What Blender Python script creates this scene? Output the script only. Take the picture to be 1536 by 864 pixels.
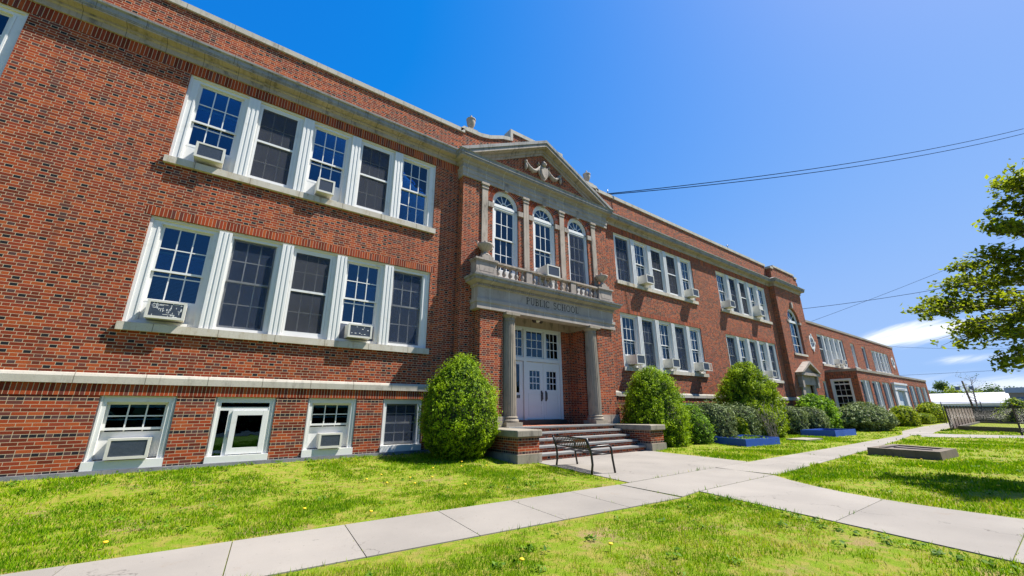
import bpy, bmesh, math, random
import numpy as np
from mathutils import Vector, Matrix, noise

rnd = random.Random(7)
R_ = math.radians
for o in list(bpy.data.objects): bpy.data.objects.remove(o)
sc = bpy.context.scene
COL = sc.collection

# ------------------------------------------------------------------ camera
YAW, PITCH, ROLL, FPX = R_(36.5039), R_(16.9657), R_(-0.3217), 603.3125
cy, sy, cp, sp = math.cos(YAW), math.sin(YAW), math.cos(PITCH), math.sin(PITCH)
fw = Vector((sy*cp, cy*cp, sp)); rt = Vector((cy, -sy, 0)); up = rt.cross(fw)
cr_, sr_ = math.cos(ROLL), math.sin(ROLL)
r2 = cr_*rt + sr_*up; u2 = -sr_*rt + cr_*up
cd = bpy.data.cameras.new('camera'); cam = bpy.data.objects.new('camera', cd); COL.objects.link(cam)
M = Matrix((r2, u2, -fw)).transposed().to_4x4(); M.translation = Vector((0, 0, 1.2))
cam.matrix_world = M
cd.sensor_width = 36; cd.lens = FPX/1536*36; cd.clip_end = 3000; cd.clip_start = .05
sc.camera = cam

# ------------------------------------------------------------------ sky, sun, exposure
SUN = Vector((1, -.45, 1.66)).normalized()
w = bpy.data.worlds.new('World'); sc.world = w; w.use_nodes = True
def build_world():
    nt = w.node_tree; nt.nodes.clear(); L = nt.links
    N = nt.nodes.new
    out = N('ShaderNodeOutputWorld'); bg = N('ShaderNodeBackground')
    sky = N('ShaderNodeTexSky'); sky.sky_type = 'NISHITA'; sky.sun_disc = False
    sky.sun_elevation = math.asin(SUN.z); sky.sun_rotation = math.atan2(SUN.x, SUN.y)
    sky.altitude = 0; sky.air_density = 1.0; sky.dust_density = .5; sky.ozone_density = 2.2
    sc_ = N('ShaderNodeSeparateColor'); L.new(sky.outputs[0], sc_.inputs[0])
    # wispy clouds low over the far end of the street
    tc = N('ShaderNodeTexCoord'); sep = N('ShaderNodeSeparateXYZ'); L.new(tc.outputs['Generated'], sep.inputs[0])
    def m(op, a, b=None, c=None):
        n = N('ShaderNodeMath'); n.operation = op
        for i, v in enumerate((a, b, c)):
            if v is None: continue
            if hasattr(v, 'is_linked'): L.new(v, n.inputs[i])
            else: n.inputs[i].default_value = v
        return n.outputs[0]
    def mr(v, a, b, c, d, smooth=True):
        n = N('ShaderNodeMapRange'); n.interpolation_type = 'SMOOTHSTEP' if smooth else 'LINEAR'
        L.new(v, n.inputs[0])
        for i, q in enumerate((a, b, c, d)): n.inputs[1+i].default_value = q
        return n.outputs[0]
    az = m('ARCTAN2', sep.outputs[0], sep.outputs[1]); el = m('ARCSINE', sep.outputs[2])
    cv = N('ShaderNodeCombineXYZ'); L.new(m('MULTIPLY', m('ADD', az, m('MULTIPLY', el, -.8)), 5.0), cv.inputs[0])
    L.new(m('MULTIPLY', m('ADD', el, m('MULTIPLY', az, -.22)), 34.0), cv.inputs[1])
    n1 = N('ShaderNodeTexNoise'); n1.inputs['Scale'].default_value = 1.0; n1.inputs['Detail'].default_value = 7
    n1.inputs['Roughness'].default_value = .62; n1.inputs['Distortion'].default_value = .5
    L.new(cv.outputs[0], n1.inputs['Vector'])
    def blob(a0, e0, wa, we, tilt):
        da = m('DIVIDE', m('SUBTRACT', az, a0), wa)
        de = m('DIVIDE', m('SUBTRACT', m('SUBTRACT', el, m('MULTIPLY', m('SUBTRACT', az, a0), tilt)), e0), we)
        rr = m('SQRT', m('ADD', m('MULTIPLY', da, da), m('MULTIPLY', de, de)))
        return mr(rr, 0, 1, 1, 0)
    B1 = blob(R_(82), R_(7.2), R_(8.5), R_(2.3), .10)
    B2 = blob(R_(87), R_(2.0), R_(16), R_(1.7), 0)
    B3 = blob(R_(84.6), R_(4.4), R_(4), R_(.55), .03)
    c1 = mr(m('ADD', n1.outputs[0], m('MULTIPLY', B1, .5)), .66, .98, 0, .92)
    c1 = m('MULTIPLY', c1, mr(B1, 0, .2, 0, 1))
    c2 = m('MULTIPLY', mr(n1.outputs[0], .36, .62, .15, .7), B2)
    c3 = m('MULTIPLY', mr(n1.outputs[0], .4, .6, 0, .8), B3)
    cl = m('MINIMUM', m('ADD', m('ADD', c1, c2), c3), .95)
    mix = N('ShaderNodeMix'); mix.data_type = 'RGBA'
    cc = N('ShaderNodeCombineColor')
    def cap(v, top):                            # soft ceiling: v / (1 + (v/top)^4)^(1/4)
        return m('DIVIDE', v, m('POWER', m('ADD', 1.0, m('POWER', m('DIVIDE', v, top), 4.0)), .25))
    L.new(cap(m('MULTIPLY', m('MAXIMUM', m('SUBTRACT', sc_.outputs[0], 1.0), .04), 1.3), 2.7), cc.inputs[0])
    L.new(cap(m('MULTIPLY', sc_.outputs[1], 1.08), 4.4), cc.inputs[1]); L.new(cap(m('MULTIPLY', sc_.outputs[2], 2.3), 7.4), cc.inputs[2])
    L.new(cl, mix.inputs[0]); L.new(cc.outputs[0], mix.inputs[6]); mix.inputs[7].default_value = (8.6, 8.9, 9.3, 1)
    L.new(mix.outputs[2], bg.inputs[0]); bg.inputs[1].default_value = .06
    L.new(bg.outputs[0], out.inputs[0])
build_world()
sd = bpy.data.lights.new('sun', 'SUN'); sd.energy = 5.0; sd.angle = R_(.5); sd.color = (1, .95, .87)
so = bpy.data.objects.new('sun', sd); COL.objects.link(so); so.rotation_euler = (-SUN).to_track_quat('-Z', 'Y').to_euler()
so.location = (40, -15, 60)
sc.render.engine = 'CYCLES'
sc.view_settings.view_transform = 'Standard'; sc.view_settings.look = 'None'
sc.view_settings.exposure = 1.15; sc.view_settings.gamma = 1
sc.cycles.max_bounces = 6; sc.cycles.transparent_max_bounces = 12

# ------------------------------------------------------------------ materials
class NT:
    def __init__(s, name):
        s.mat = bpy.data.materials.new(name); s.mat.use_nodes = True; s.t = s.mat.node_tree; s.t.nodes.clear()
        s.out = s.t.nodes.new('ShaderNodeOutputMaterial')
    def n(s, typ, **k):
        x = s.t.nodes.new('ShaderNode'+typ)
        for a, v in k.items(): setattr(x, a, v)
        return x
    def link(s, a, b): s.t.links.new(a, b)
    def put(s, v, i):
        if hasattr(v, 'is_linked'): s.link(v, i)
        elif isinstance(v, (tuple, list)) and len(v) == 3 and i.type == 'RGBA': i.default_value = (*v, 1)
        else: i.default_value = v
    def m(s, op, *a):
        x = s.n('Math', operation=op)
        for i, v in enumerate(a): s.put(v, x.inputs[i])
        return x.outputs[0]
    def mr(s, v, a, b, c, d, smooth=False):
        x = s.n('MapRange'); x.interpolation_type = 'SMOOTHSTEP' if smooth else 'LINEAR'
        for i, q in enumerate((v, a, b, c, d)): s.put(q, x.inputs[i])
        return x.outputs[0]
    def mix(s, f, a, b, blend='MIX'):
        x = s.n('Mix', data_type='RGBA', blend_type=blend)
        s.put(f, x.inputs[0]); s.put(a, x.inputs[6]); s.put(b, x.inputs[7]); return x.outputs[2]
    def fmix(s, f, a, b):
        x = s.n('Mix', data_type='FLOAT'); s.put(f, x.inputs[0]); s.put(a, x.inputs[2]); s.put(b, x.inputs[3]); return x.outputs[0]
    def noise(s, vec, scale, detail=3, rough=.55):
        x = s.n('TexNoise'); x.inputs['Scale'].default_value = scale; x.inputs['Detail'].default_value = detail; x.inputs['Roughness'].default_value = rough
        if vec is not None: s.link(vec, x.inputs['Vector'])
        return x.outputs[0]
    def xyz(s, a, b, c=0.0):
        x = s.n('CombineXYZ'); s.put(a, x.inputs[0]); s.put(b, x.inputs[1]); s.put(c, x.inputs[2]); return x.outputs[0]
    def ramp(s, v, pts, const=False):
        x = s.n('ValToRGB'); cr = x.color_ramp; cr.interpolation = 'CONSTANT' if const else 'LINEAR'
        while len(cr.elements) < len(pts): cr.elements.new(1)
        for e, (p, c) in zip(cr.elements, pts): e.position = p; e.color = (*c, 1)
        s.link(v, x.inputs[0]); return x.outputs[0]
    def bsdf(s, col, rough=.7, bump=None, bstr=.5, bdist=.005, metal=0., spec=.5):
        b = s.n('BsdfPrincipled'); s.put(col, b.inputs['Base Color']); s.put(rough, b.inputs['Roughness'])
        s.put(metal, b.inputs['Metallic']); b.inputs['Specular IOR Level'].default_value = spec
        if bump is not None:
            q = s.n('Bump'); q.inputs['Strength'].default_value = bstr; q.inputs['Distance'].default_value = bdist
            s.link(bump, q.inputs['Height']); s.link(q.outputs[0], b.inputs['Normal'])
        s.link(b.outputs[0], s.out.inputs[0]); return b
    def uvz(s):
        g = s.n('NewGeometry'); p = s.n('SeparateXYZ'); s.link(g.outputs['Position'], p.inputs[0])
        q = s.n('SeparateXYZ'); s.link(g.outputs['True Normal'], q.inputs[0])
        ax = s.m('GREATER_THAN', s.m('ABSOLUTE', q.outputs[0]), .6)
        u = s.fmix(ax, p.outputs[0], p.outputs[1])
        az = s.m('GREATER_THAN', s.m('ABSOLUTE', q.outputs[2]), .8)
        v = s.fmix(az, p.outputs[2], p.outputs[1])
        return u, v, g.outputs['Position'], g

REDS = [(0, (.285, .047, .014)), (.16, (.180, .030, .013)), (.34, (.325, .067, .019)), (.48, (.130, .024, .011)), (.60, (.238, .040, .017)),
        (.74, (.130, .036, .026)), (.84, (.080, .038, .036)), (.93, (.016, .015, .019))]
def brick_mat(name, mode):
    t = NT(name); u, v, pos, g = t.uvz()
    H = .0684
    if mode == 'soldier':
        W_ = .0735; s = t.m('DIVIDE', u, W_); cell = t.m('FLOOR', s); f = t.m('FRACT', s)
        du = t.m('MULTIPLY', t.m('MINIMUM', f, t.m('SUBTRACT', 1.0, f)), W_); d = du
        rv = t.n('TexWhiteNoise', noise_dimensions='2D'); t.link(t.xyz(cell, 3.0), rv.inputs['Vector']); r = rv.outputs[0]
        fac = t.m('MULTIPLY', r, .80)
    else:
        rw = t.m('DIVIDE', v, H); row = t.m('FLOOR', rw); fv = t.m('FRACT', rw)
        odd = t.m('MODULO', t.m('ABSOLUTE', row), 2.0)
        if mode == 'flemish':
            P, SW = .322, .655
            s = t.m('ADD', t.m('DIVIDE', u, P), t.m('MULTIPLY', odd, .5)); cell = t.m('FLOOR', s); f = t.m('FRACT', s)
            isH = t.m('GREATER_THAN', f, SW)
            gg = t.m('SUBTRACT', f, t.m('MULTIPLY', isH, SW)); ww = t.fmix(isH, SW, 1-SW)
            du = t.m('MULTIPLY', t.m('MINIMUM', gg, t.m('SUBTRACT', ww, gg)), P)
            idx = t.m('ADD', t.m('MULTIPLY', cell, 2.0), isH)
        else:
            P = .214
            s = t.m('ADD', t.m('DIVIDE', u, P), t.m('MULTIPLY', odd, .5))
            hd = t.m('LESS_THAN', t.m('ABSOLUTE', t.m('SUBTRACT', t.m('MODULO', t.m('ADD', row, 50.0), 5.0), 1.0)), .5)
            s = t.fmix(hd, s, t.m('MULTIPLY', t.m('DIVIDE', u, P), 2.0))
            cell = t.m('FLOOR', s); f = t.m('FRACT', s)
            du = t.m('MULTIPLY', t.m('MINIMUM', f, t.m('SUBTRACT', 1.0, f)), t.fmix(hd, P, P*.5)); idx = cell; isH = None
        dv = t.m('MULTIPLY', t.m('MINIMUM', fv, t.m('SUBTRACT', 1.0, fv)), H)
        d = t.m('MINIMUM', du, dv)
        rv = t.n('TexWhiteNoise', noise_dimensions='2D'); t.link(t.xyz(idx, row), rv.inputs['Vector']); r = rv.outputs[0]
        if mode == 'flemish':
            fac = t.m('MINIMUM', t.m('ADD', t.m('MULTIPLY', r, t.fmix(isH, .80, .70)), t.m('MULTIPLY', isH, .34)), 1.0)
        else:
            fac = t.fmix(hd, t.m('MULTIPLY', r, .84), t.m('ADD', t.m('MULTIPLY', r, .18), .84))
    col = t.ramp(fac, REDS, True)
    big = t.noise(pos, .55, 4); fine = t.noise(pos, 60, 3)
    hsv = t.n('HueSaturation'); t.link(col, hsv.inputs['Color'])
    t.link(t.m('MULTIPLY', t.mr(big, .3, .7, .82, 1.18), t.mr(fine, .25, .75, .8, 1.2)), hsv.inputs['Value'])
    mask = t.mr(d, .0036, .0062, 0, 1, True)
    mort = t.mix(t.noise(pos, 9, 3), (.38, .29, .19), (.50, .395, .27))
    # soot and rain streaks with a shape of their own
    st = t.noise(t.xyz(t.m('MULTIPLY', u, 2.2), t.m('MULTIPLY', v, .25)), 1.0, 5, .6)
    stain = t.m('MAXIMUM', t.mr(st, .53, .78, 0, .5, True), t.mr(big, .58, .8, 0, .35, True))
    c = t.mix(mask, mort, hsv.outputs[0]); c = t.mix(stain, c, (.05, .035, .03))
    hgt = t.m('ADD', mask, t.m('MULTIPLY', fine, .25))
    t.bsdf(c, .9, hgt, .35, .004, spec=.12)
    return t.mat
def voussoir_mat():
    t = NT('voussoir_brick'); g = t.n('NewGeometry')
    c = t.ramp(t.m('MULTIPLY', g.outputs['Random Per Island'], .92), REDS, True); t.bsdf(c, .9, spec=.12); return t.mat
def stone_mat(name, a, b, dark, joint=.62, stain=.5, jc=(.10, .085, .065)):
    t = NT(name); u, v, pos, g = t.uvz()
    c = t.mix(t.mr(t.noise(pos, 1.3, 5), .3, .7, 0, 1), a, b)
    c = t.mix(t.mr(t.noise(pos, 45, 4, .7), .5, .78, 0, .35), c, dark)
    sk = t.noise(t.xyz(t.m('MULTIPLY', u, 3.0), t.m('MULTIPLY', v, 1.1)), 1.2, 6, .68)
    c = t.mix(t.mr(sk, .50, .70, 0, stain, True), c, dark)
    drip = t.noise(t.xyz(t.m('MULTIPLY', u, 16.0), t.m('MULTIPLY', v, 1.3)), 1.0, 4, .6)
    c = t.mix(t.mr(drip, .55, .74, 0, stain*.75, True), c, dark)
    if joint:
        f = t.m('FRACT', t.m('DIVIDE', u, joint)); d = t.m('MULTIPLY', t.m('MINIMUM', f, t.m('SUBTRACT', 1.0, f)), joint)
        c = t.mix(t.mr(d, .003, .011, .85, 0), c, jc)
    t.bsdf(c, .85, t.noise(pos, 55, 4), .25, .006, spec=.3); return t.mat
def plain(name, col, rough=.6, metal=0., var=.12, scale=6, bump=0., spec=.5):
    t = NT(name); tc = t.n('NewGeometry'); n = t.noise(tc.outputs['Position'], scale, 5, .6)
    h = t.n('HueSaturation'); h.inputs['Color'].default_value = (*col, 1); t.link(t.mr(n, .25, .75, 1-var, 1+var), h.inputs['Value'])
    t.bsdf(h.outputs[0], rough, n if bump else None, bump, .004, metal, spec); return t.mat
def paint_mat(name, col, dirt, amt=.35):
    t = NT(name); g = t.n('NewGeometry'); n = t.noise(g.outputs['Position'], 3.1, 6, .66); f = t.noise(g.outputs['Position'], 40, 3)
    c = t.mix(t.mr(n, .56, .8, 0, amt, True), col, dirt); c = t.mix(t.mr(f, .62, .75, 0, amt*.6), c, dirt)
    t.bsdf(c, .5, f, .12, .002); return t.mat
def glass_mat(ior=1.68):
    t = NT('window_glass'); fr = t.n('Fresnel'); fr.inputs['IOR'].default_value = ior
    g = t.n('NewGeometry'); n = t.noise(g.outputs['Position'], 2.3, 2)
    b = t.n('Bump'); b.inputs['Strength'].default_value = .06; b.inputs['Distance'].default_value = .02; t.link(n, b.inputs['Height'])
    gl = t.n('BsdfGlossy'); gl.inputs['Roughness'].default_value = .0; t.link(b.outputs[0], gl.inputs['Normal'])
    gl.inputs['Color'].default_value = (.50, .80, 1, 1)
    tr = t.n('BsdfTransparent'); tr.inputs['Color'].default_value = (.48, .66, .76, 1)
    mx = t.n('MixShader'); t.link(fr.outputs[0], mx.inputs[0]); t.link(tr.outputs[0], mx.inputs[1]); t.link(gl.outputs[0], mx.inputs[2])
    t.link(mx.outputs[0], t.out.inputs[0]); return t.mat
def screen_mat(name, col, op):
    t = NT(name); d = t.n('BsdfDiffuse'); d.inputs['Color'].default_value = (*col, 1)
    tr = t.n('BsdfTransparent'); mx = t.n('MixShader')
    g = t.n('NewGeometry'); n = t.noise(g.outputs['Position'], 1.6, 3)
    t.link(t.mr(n, .3, .7, op-.1, op+.1), mx.inputs[0]); t.link(tr.outputs[0], mx.inputs[1]); t.link(d.outputs[0], mx.inputs[2])
    t.link(mx.outputs[0], t.out.inputs[0]); return t.mat
def leaf_mat(name, a, b, trans=.35, rough=.6, spec=.18):
    t = NT(name); at = t.n('Attribute', attribute_name='tone'); c = t.mix(at.outputs['Fac'], a, b)
    p = t.n('BsdfPrincipled'); t.link(c, p.inputs['Base Color']); p.inputs['Roughness'].default_value = rough; p.inputs['Specular IOR Level'].default_value = spec
    tl = t.n('BsdfTranslucent'); t.link(t.mix(1.0, c, (1.0, 1.0, .55), 'MULTIPLY'), tl.inputs['Color'])
    mx = t.n('MixShader'); mx.inputs[0].default_value = trans
    t.link(p.outputs[0], mx.inputs[1]); t.link(tl.outputs[0], mx.inputs[2]); t.link(mx.outputs[0], t.out.inputs[0]); return t.mat

MT = {}
MT['brick'] = brick_mat('flemish_brick', 'flemish')
MT['base'] = brick_mat('banded_base_brick', 'base')
MT['soldier'] = brick_mat('soldier_brick', 'soldier')
MT['vous'] = voussoir_mat()
MT['mortar'] = plain('mortar', (.50, .43, .33), .9)
MT['stone'] = stone_mat('limestone', (.41, .34, .275), (.31, .26, .21), (.09, .08, .065), .78, .75)
MT['crown'] = stone_mat('weathered_crown_stone', (.30, .295, .29), (.215, .21, .20), (.055, .052, .05), .92, .8)
MT['frieze'] = stone_mat('frieze_stone', (.38, .335, .295), (.29, .255, .22), (.10, .09, .08), .82, .40, (.58, .55, .48))
MT['stone2'] = stone_mat('carved_limestone', (.38, .325, .275), (.27, .23, .195), (.065, .058, .048), 0, .8)
MT['sill'] = stone_mat('sill_stone', (.52, .49, .43), (.42, .38, .30), (.24, .16, .07), 1.2, .6)
MT['coping'] = stone_mat('coping_stone', (.46, .43, .37), (.38, .35, .29), (.14, .125, .10), 1.1, .5)
MT['white'] = paint_mat('white_window_paint', (.62, .62, .60), (.36, .32, .24), .45)
MT['cream'] = paint_mat('stained_cream_paint', (.66, .60, .42), (.35, .27, .12), .6)
MT['plastic'] = paint_mat('ivory_plastic', (.55, .53, .47), (.25, .22, .16), .45)
MT['doorw'] = paint_mat('white_door_paint', (.53, .60, .62), (.33, .36, .34), .3)
MT['glass'] = glass_mat(); MT['dullglass'] = glass_mat(1.22)
MT['screen'] = screen_mat('insect_screen', (.05, .064, .095), .36)
MT['storm'] = screen_mat('dense_insect_screen', (.07, .076, .092), .50)
MT['dark'] = plain('unlit_room_dark', (.012, .014, .018), .9)  # near-black colour standing in for the shade of unlit rooms
MT['blind'] = plain('window_blind', (.10, .17, .22), .6)
MT['paper'] = plain('rolled_paper', (.45, .40, .33), .8)
MT['concrete'] = None
MT['black'] = plain('black_powder_coat', (.012, .012, .014), .38)
MT['bronze'] = plain('dark_fixture_metal', (.03, .027, .024), .4)
MT['handle'] = plain('dark_handle', (.05, .05, .06), .35, .6)
MT['bluestone'] = stone_mat('bluestone_tread', (.235, .235, .225), (.175, .178, .172), (.08, .08, .078), 0, .45)
MT['cap'] = stone_mat('weathered_concrete', (.30, .265, .21), (.215, .19, .15), (.065, .06, .05), 0, .7)
MT['plinth'] = stone_mat('grey_base_paint', (.15, .155, .17), (.24, .24, .25), (.05, .05, .05), 0, .6)
MT['grille'] = plain('ac_grille', (.10, .115, .15), .5, .2, .2, 30)
MT['roof'] = plain('flat_roof', (.12, .12, .12), .9)
MT['blue'] = paint_mat('blue_wood_paint', (.012, .075, .40), (.03, .10, .26), .6)
MT['soil'] = plain('bed_soil', (.06, .042, .028), .95, 0, .4, 20, .6)
MT['lettering'] = plain('incised_letter_dark', (.035, .03, .025), .9, spec=.05)
MT['bark'] = plain('bark', (.10, .075, .055), .9, 0, .3, 14, .6)
MT['twig'] = plain('grey_twig', (.26, .22, .19), .9)
MT['core'] = plain('shrub_core_dark', (.022, .026, .012), .95, 0, .4, 12)  # dark twig colour for the light-blocking core added inside shrubs
MT['cable'] = plain('cable_rubber', (.010, .010, .014), .95, spec=.0)
MT['slat'] = plain('brown_privacy_slats', (.20, .135, .105), .85, 0, .3, 5)
MT['asphalt'] = plain('asphalt', (.055, .055, .057), .9, 0, .15, 3, .3)
MT['whiteroof'] = plain('white_membrane', (.48, .48, .50), .6)
MT['bluewall'] = plain('grey_blue_cladding', (.12, .17, .28), .6)
MT['teal'] = plain('teal_paint', (.01, .16, .17), .5)
MT['plank'] = paint_mat('weathered_white_board', (.55, .54, .52), (.2, .19, .17), .6)
MT['boarddoor'] = plain('pale_boarded_door', (.42, .36, .24), .7)
MT['yellow'] = plain('dandelion_yellow', (.75, .50, .01), .7)
def concrete():
    t = NT('sidewalk_concrete'); g = t.n('NewGeometry'); pos = g.outputs['Position']
    a = t.noise(pos, .7, 5); b = t.noise(pos, 160, 3, .7); d = t.noise(pos, 4.5, 6, .7)
    c = t.mix(t.mr(a, .3, .7, 0, 1), (.262, .238, .208), (.205, .187, .165))
    c = t.mix(t.mr(d, .58, .8, 0, .35, True), c, (.17, .14, .11))
    vo = t.n('TexVoronoi', feature='DISTANCE_TO_EDGE'); vo.inputs['Scale'].default_value = .38; vo.inputs['Randomness'].default_value = 1
    wv = t.n('VectorMath', operation='ADD'); t.link(pos, wv.inputs[0]); sn = t.n('TexNoise'); sn.inputs['Scale'].default_value = 2.2; sn.inputs['Detail'].default_value = 5; t.link(pos, sn.inputs['Vector'])
    t.link(sn.outputs['Color'], wv.inputs[1]); t.link(wv.outputs[0], vo.inputs['Vector'])
    c = t.mix(t.m('MULTIPLY', t.mr(vo.outputs['Distance'], .0012, .004, .7, 0), t.mr(a, .5, .6, 0, 1)), c, (.06, .052, .045))
    sp = t.noise(pos, 22, 2); c = t.mix(t.mr(sp, .70, .74, 0, .45), c, (.09, .08, .07))
    c = t.mix(t.mr(t.noise(pos, 1.7, 6, .75), .60, .72, 0, .4, True), c, (.20, .145, .10))
    isl = g.outputs['Random Per Island']; h = t.n('HueSaturation'); t.link(c, h.inputs['Color'])
    t.link(t.m('MULTIPLY', t.mr(isl, 0, 1, .93, 1.06), t.mr(b, .3, .7, .92, 1.08)), h.inputs['Value'])
    t.bsdf(h.outputs[0], .9, b, .3, .003, spec=.25); return t.mat
MT['concrete'] = concrete()
def lawn():
    t = NT('lawn_ground'); g = t.n('NewGeometry'); pos = g.outputs['Position']
    a = t.noise(pos, .9, 5, .6); b = t.noise(pos, 7, 5, .65); c = t.noise(pos, 70, 3, .7)
    col = t.mix(t.mr(c, .3, .7, 0, 1), (.10, .16, .008), (.20, .28, .014))
    col = t.mix(t.mr(b, .42, .62, 0, .85, True), col, (.27, .23, .05))
    dirt = t.m('MULTIPLY', t.mr(a, .55, .68, 0, 1, True), t.mr(b, .38, .56, 0, 1, True))
    col = t.mix(t.m('MULTIPLY', dirt, .75), col, (.27, .18, .10))
    t.bsdf(col, .95, c, .8, .03, spec=.1); return t.mat
MT['lawn'] = lawn()

# ------------------------------------------------------------------ mesh helpers
OFF = {}
class MB:
    """collects shapes (world coordinates) and links them as one mesh object"""
    def __init__(s, xf=None): s.v = []; s.f = []; s.mi = []; s.cur = 0; s.xf = xf; s.sm = []
    def add(s, vs, fs, smooth=False):
        b = len(s.v)
        s.v += [s.xf(*p) for p in vs] if s.xf else [tuple(p) for p in vs]
        for f in fs: s.f.append([b+i for i in f]); s.mi.append(s.cur); s.sm.append(smooth)
    def box(s, x0, x1, y0, y1, z0, z1):
        s.add([(x, y, z) for x in (x0, x1) for y in (y0, y1) for z in (z0, z1)],
              [(0, 1, 3, 2), (4, 6, 7, 5), (0, 4, 5, 1), (2, 3, 7, 6), (0, 2, 6, 4), (1, 5, 7, 3)])
    def quad(s, a, b, c, d): s.add([a, b, c, d], [(0, 1, 2, 3)])
    def prism_y(s, poly, y0, y1):              # polygon in x,z pushed along y
        n = len(poly); vs = [(p[0], y0, p[1]) for p in poly]+[(p[0], y1, p[1]) for p in poly]
        s.add(vs, [list(range(n)), list(range(2*n-1, n-1, -1))]+[(i, (i+1) % n, n+(i+1) % n, n+i) for i in range(n)])
    def prism_z(s, poly, z0, z1):
        n = len(poly); vs = [(p[0], p[1], z0) for p in poly]+[(p[0], p[1], z1) for p in poly]
        s.add(vs, [list(range(n-1, -1, -1)), list(range(n, 2*n))]+[(i, (i+1) % n, n+(i+1) % n, n+i) for i in range(n)])
    def lathe(s, cx, cy_, prof, seg=24, flute=0, smooth=True):
        vs = []; fs = []
        for r, z in prof:
            for k in range(seg):
                a = 2*math.pi*k/seg; rr = r
                if flute: rr = r*(1-.055*abs(math.sin(a*flute/2))**.6)
                vs.append((cx+rr*math.cos(a), cy_+rr*math.sin(a), z))
        for j in range(len(prof)-1):
            for k in range(seg):
                a = j*seg+k; b = j*seg+(k+1) % seg; fs.append((a, b, b+seg, a+seg))
        s.add(vs, fs, smooth)
        n = len(prof)
        s.add(vs[:seg], [list(range(seg-1, -1, -1))]); s.add(vs[(n-1)*seg:], [list(range(seg))])
    def tube(s, pts, rad, seg=6, smooth=True):
        pts = [Vector(p) for p in pts]; n = len(pts); vs = []; fs = []
        for i, p in enumerate(pts):
            d = (pts[min(i+1, n-1)]-pts[max(i-1, 0)]).normalized()
            a = d.cross(Vector((0, 0, 1)) if abs(d.z) < .95 else Vector((1, 0, 0))).normalized(); b = d.cross(a)
            r = rad[i] if isinstance(rad, (list, tuple)) else rad
            for k in range(seg):
                t = 2*math.pi*k/seg; vs.append(tuple(p+a*(r*math.cos(t))+b*(r*math.sin(t))))
        for i in range(n-1):
            for k in range(seg): fs.append((i*seg+k, i*seg+(k+1) % seg, (i+1)*seg+(k+1) % seg, (i+1)*seg+k))
        fs.append(list(range(seg-1, -1, -1))); fs.append(list(range((n-1)*seg, n*seg)))
        s.add(vs, fs, smooth)
    def sweep(s, path, prof, caps=True):
        """moulding: path in plan (x,y) walked left to right, outside on its right hand (-y); prof = (out, z)"""
        n = len(path); P = [Vector(p) for p in path]; rows = []
        for i in range(n):
            def nm(a, b): d = (b-a).normalized(); return Vector((d.y, -d.x))
            if i == 0: m_ = nm(P[0], P[1])
            elif i == n-1: m_ = nm(P[-2], P[-1])
            else:
                a, b = nm(P[i-1], P[i]), nm(P[i], P[i+1]); m_ = (a+b)/(1+a.dot(b))
            rows.append([(P[i].x+m_.x*o, P[i].y+m_.y*o, z) for o, z in prof])
        k = len(prof); vs = [q for r in rows for q in r]; fs = []
        for i in range(n-1):
            for j in range(k-1): fs.append((i*k+j, (i+1)*k+j, (i+1)*k+j+1, i*k+j+1))
        if caps: fs += [list(range(k)), list(range((n-1)*k, n*k))[::-1]]
        s.add(vs, fs)
    def wall(s, u0, u1, z0, z1, holes, d=0., reveal=.26, arches=()):
        """sheet at depth d with rectangular holes (and round-headed ones), with reveals"""
        hs = list(holes)+[(a[0]-a[2], a[0]+a[2], a[3], a[1]+a[2]) for a in arches]
        us = sorted({u0, u1, *[min(max(q, u0), u1) for h in hs for q in h[:2]]}); zs = sorted({z0, z1, *[min(max(q, z0), z1) for h in hs for q in h[2:]]})
        for i in range(len(us)-1):
            for j in range(len(zs)-1):
                c, e = (us[i]+us[i+1])/2, (zs[j]+zs[j+1])/2
                if any(h[0] < c < h[1] and h[2] < e < h[3] for h in hs): continue
                s.quad((us[i], d, zs[j]), (us[i+1], d, zs[j]), (us[i+1], d, zs[j+1]), (us[i], d, zs[j+1]))
        for a, b, c, e in holes:
            for p, q in (((a, c), (a, e)), ((a, e), (b, e)), ((b, e), (b, c)), ((b, c), (a, c))):
                s.quad((p[0], d, p[1]), (q[0], d, q[1]), (q[0], d+reveal, q[1]), (p[0], d+reveal, p[1]))
        for cx, zsp, r, zb in arches:
            n = 24; arc = [(cx-r*math.cos(math.pi*k/n), zsp+r*math.sin(math.pi*k/n)) for k in range(n+1)]; zt = zsp+r
            for p, q in zip(arc, arc[1:]):
                s.quad((p[0], d, p[1]), (q[0], d, q[1]), (q[0], d, zt), (p[0], d, zt))
            loop = [(cx-r, zb)]+arc+[(cx+r, zb)]
            for p, q in zip(loop, loop[1:]+loop[:1]):
                s.quad((p[0], d, p[1]), (q[0], d, q[1]), (q[0], d+reveal, q[1]), (p[0], d+reveal, p[1]))
    def build(s, name, mat, parent=None, recalc=True):
        me = bpy.data.meshes.new(name); off = OFF.get(parent.name, Vector()) if parent else Vector()
        me.from_pydata([(p[0]-off.x, p[1]-off.y, p[2]-off.z) for p in s.v], [], s.f)
        for m_ in (mat if isinstance(mat, (list, tuple)) else [mat]): me.materials.append(m_ if not isinstance(m_, str) else MT[m_])
        me.polygons.foreach_set('material_index', s.mi); me.polygons.foreach_set('use_smooth', s.sm)
        if recalc:
            bm = bmesh.new(); bm.from_mesh(me); bmesh.ops.recalc_face_normals(bm, faces=bm.faces); bm.to_mesh(me); bm.free()
        o = bpy.data.objects.new(name, me); COL.objects.link(o)
        if parent: o.parent = parent; OFF[o.name] = off
        else: OFF[o.name] = Vector()
        return o
def tag(o, label=None, cat=None, group=None, kind=None):
    if label: o['label'] = label
    if cat: o['category'] = cat
    if group: o['group'] = group
    if kind: o['kind'] = kind
    return o
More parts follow.
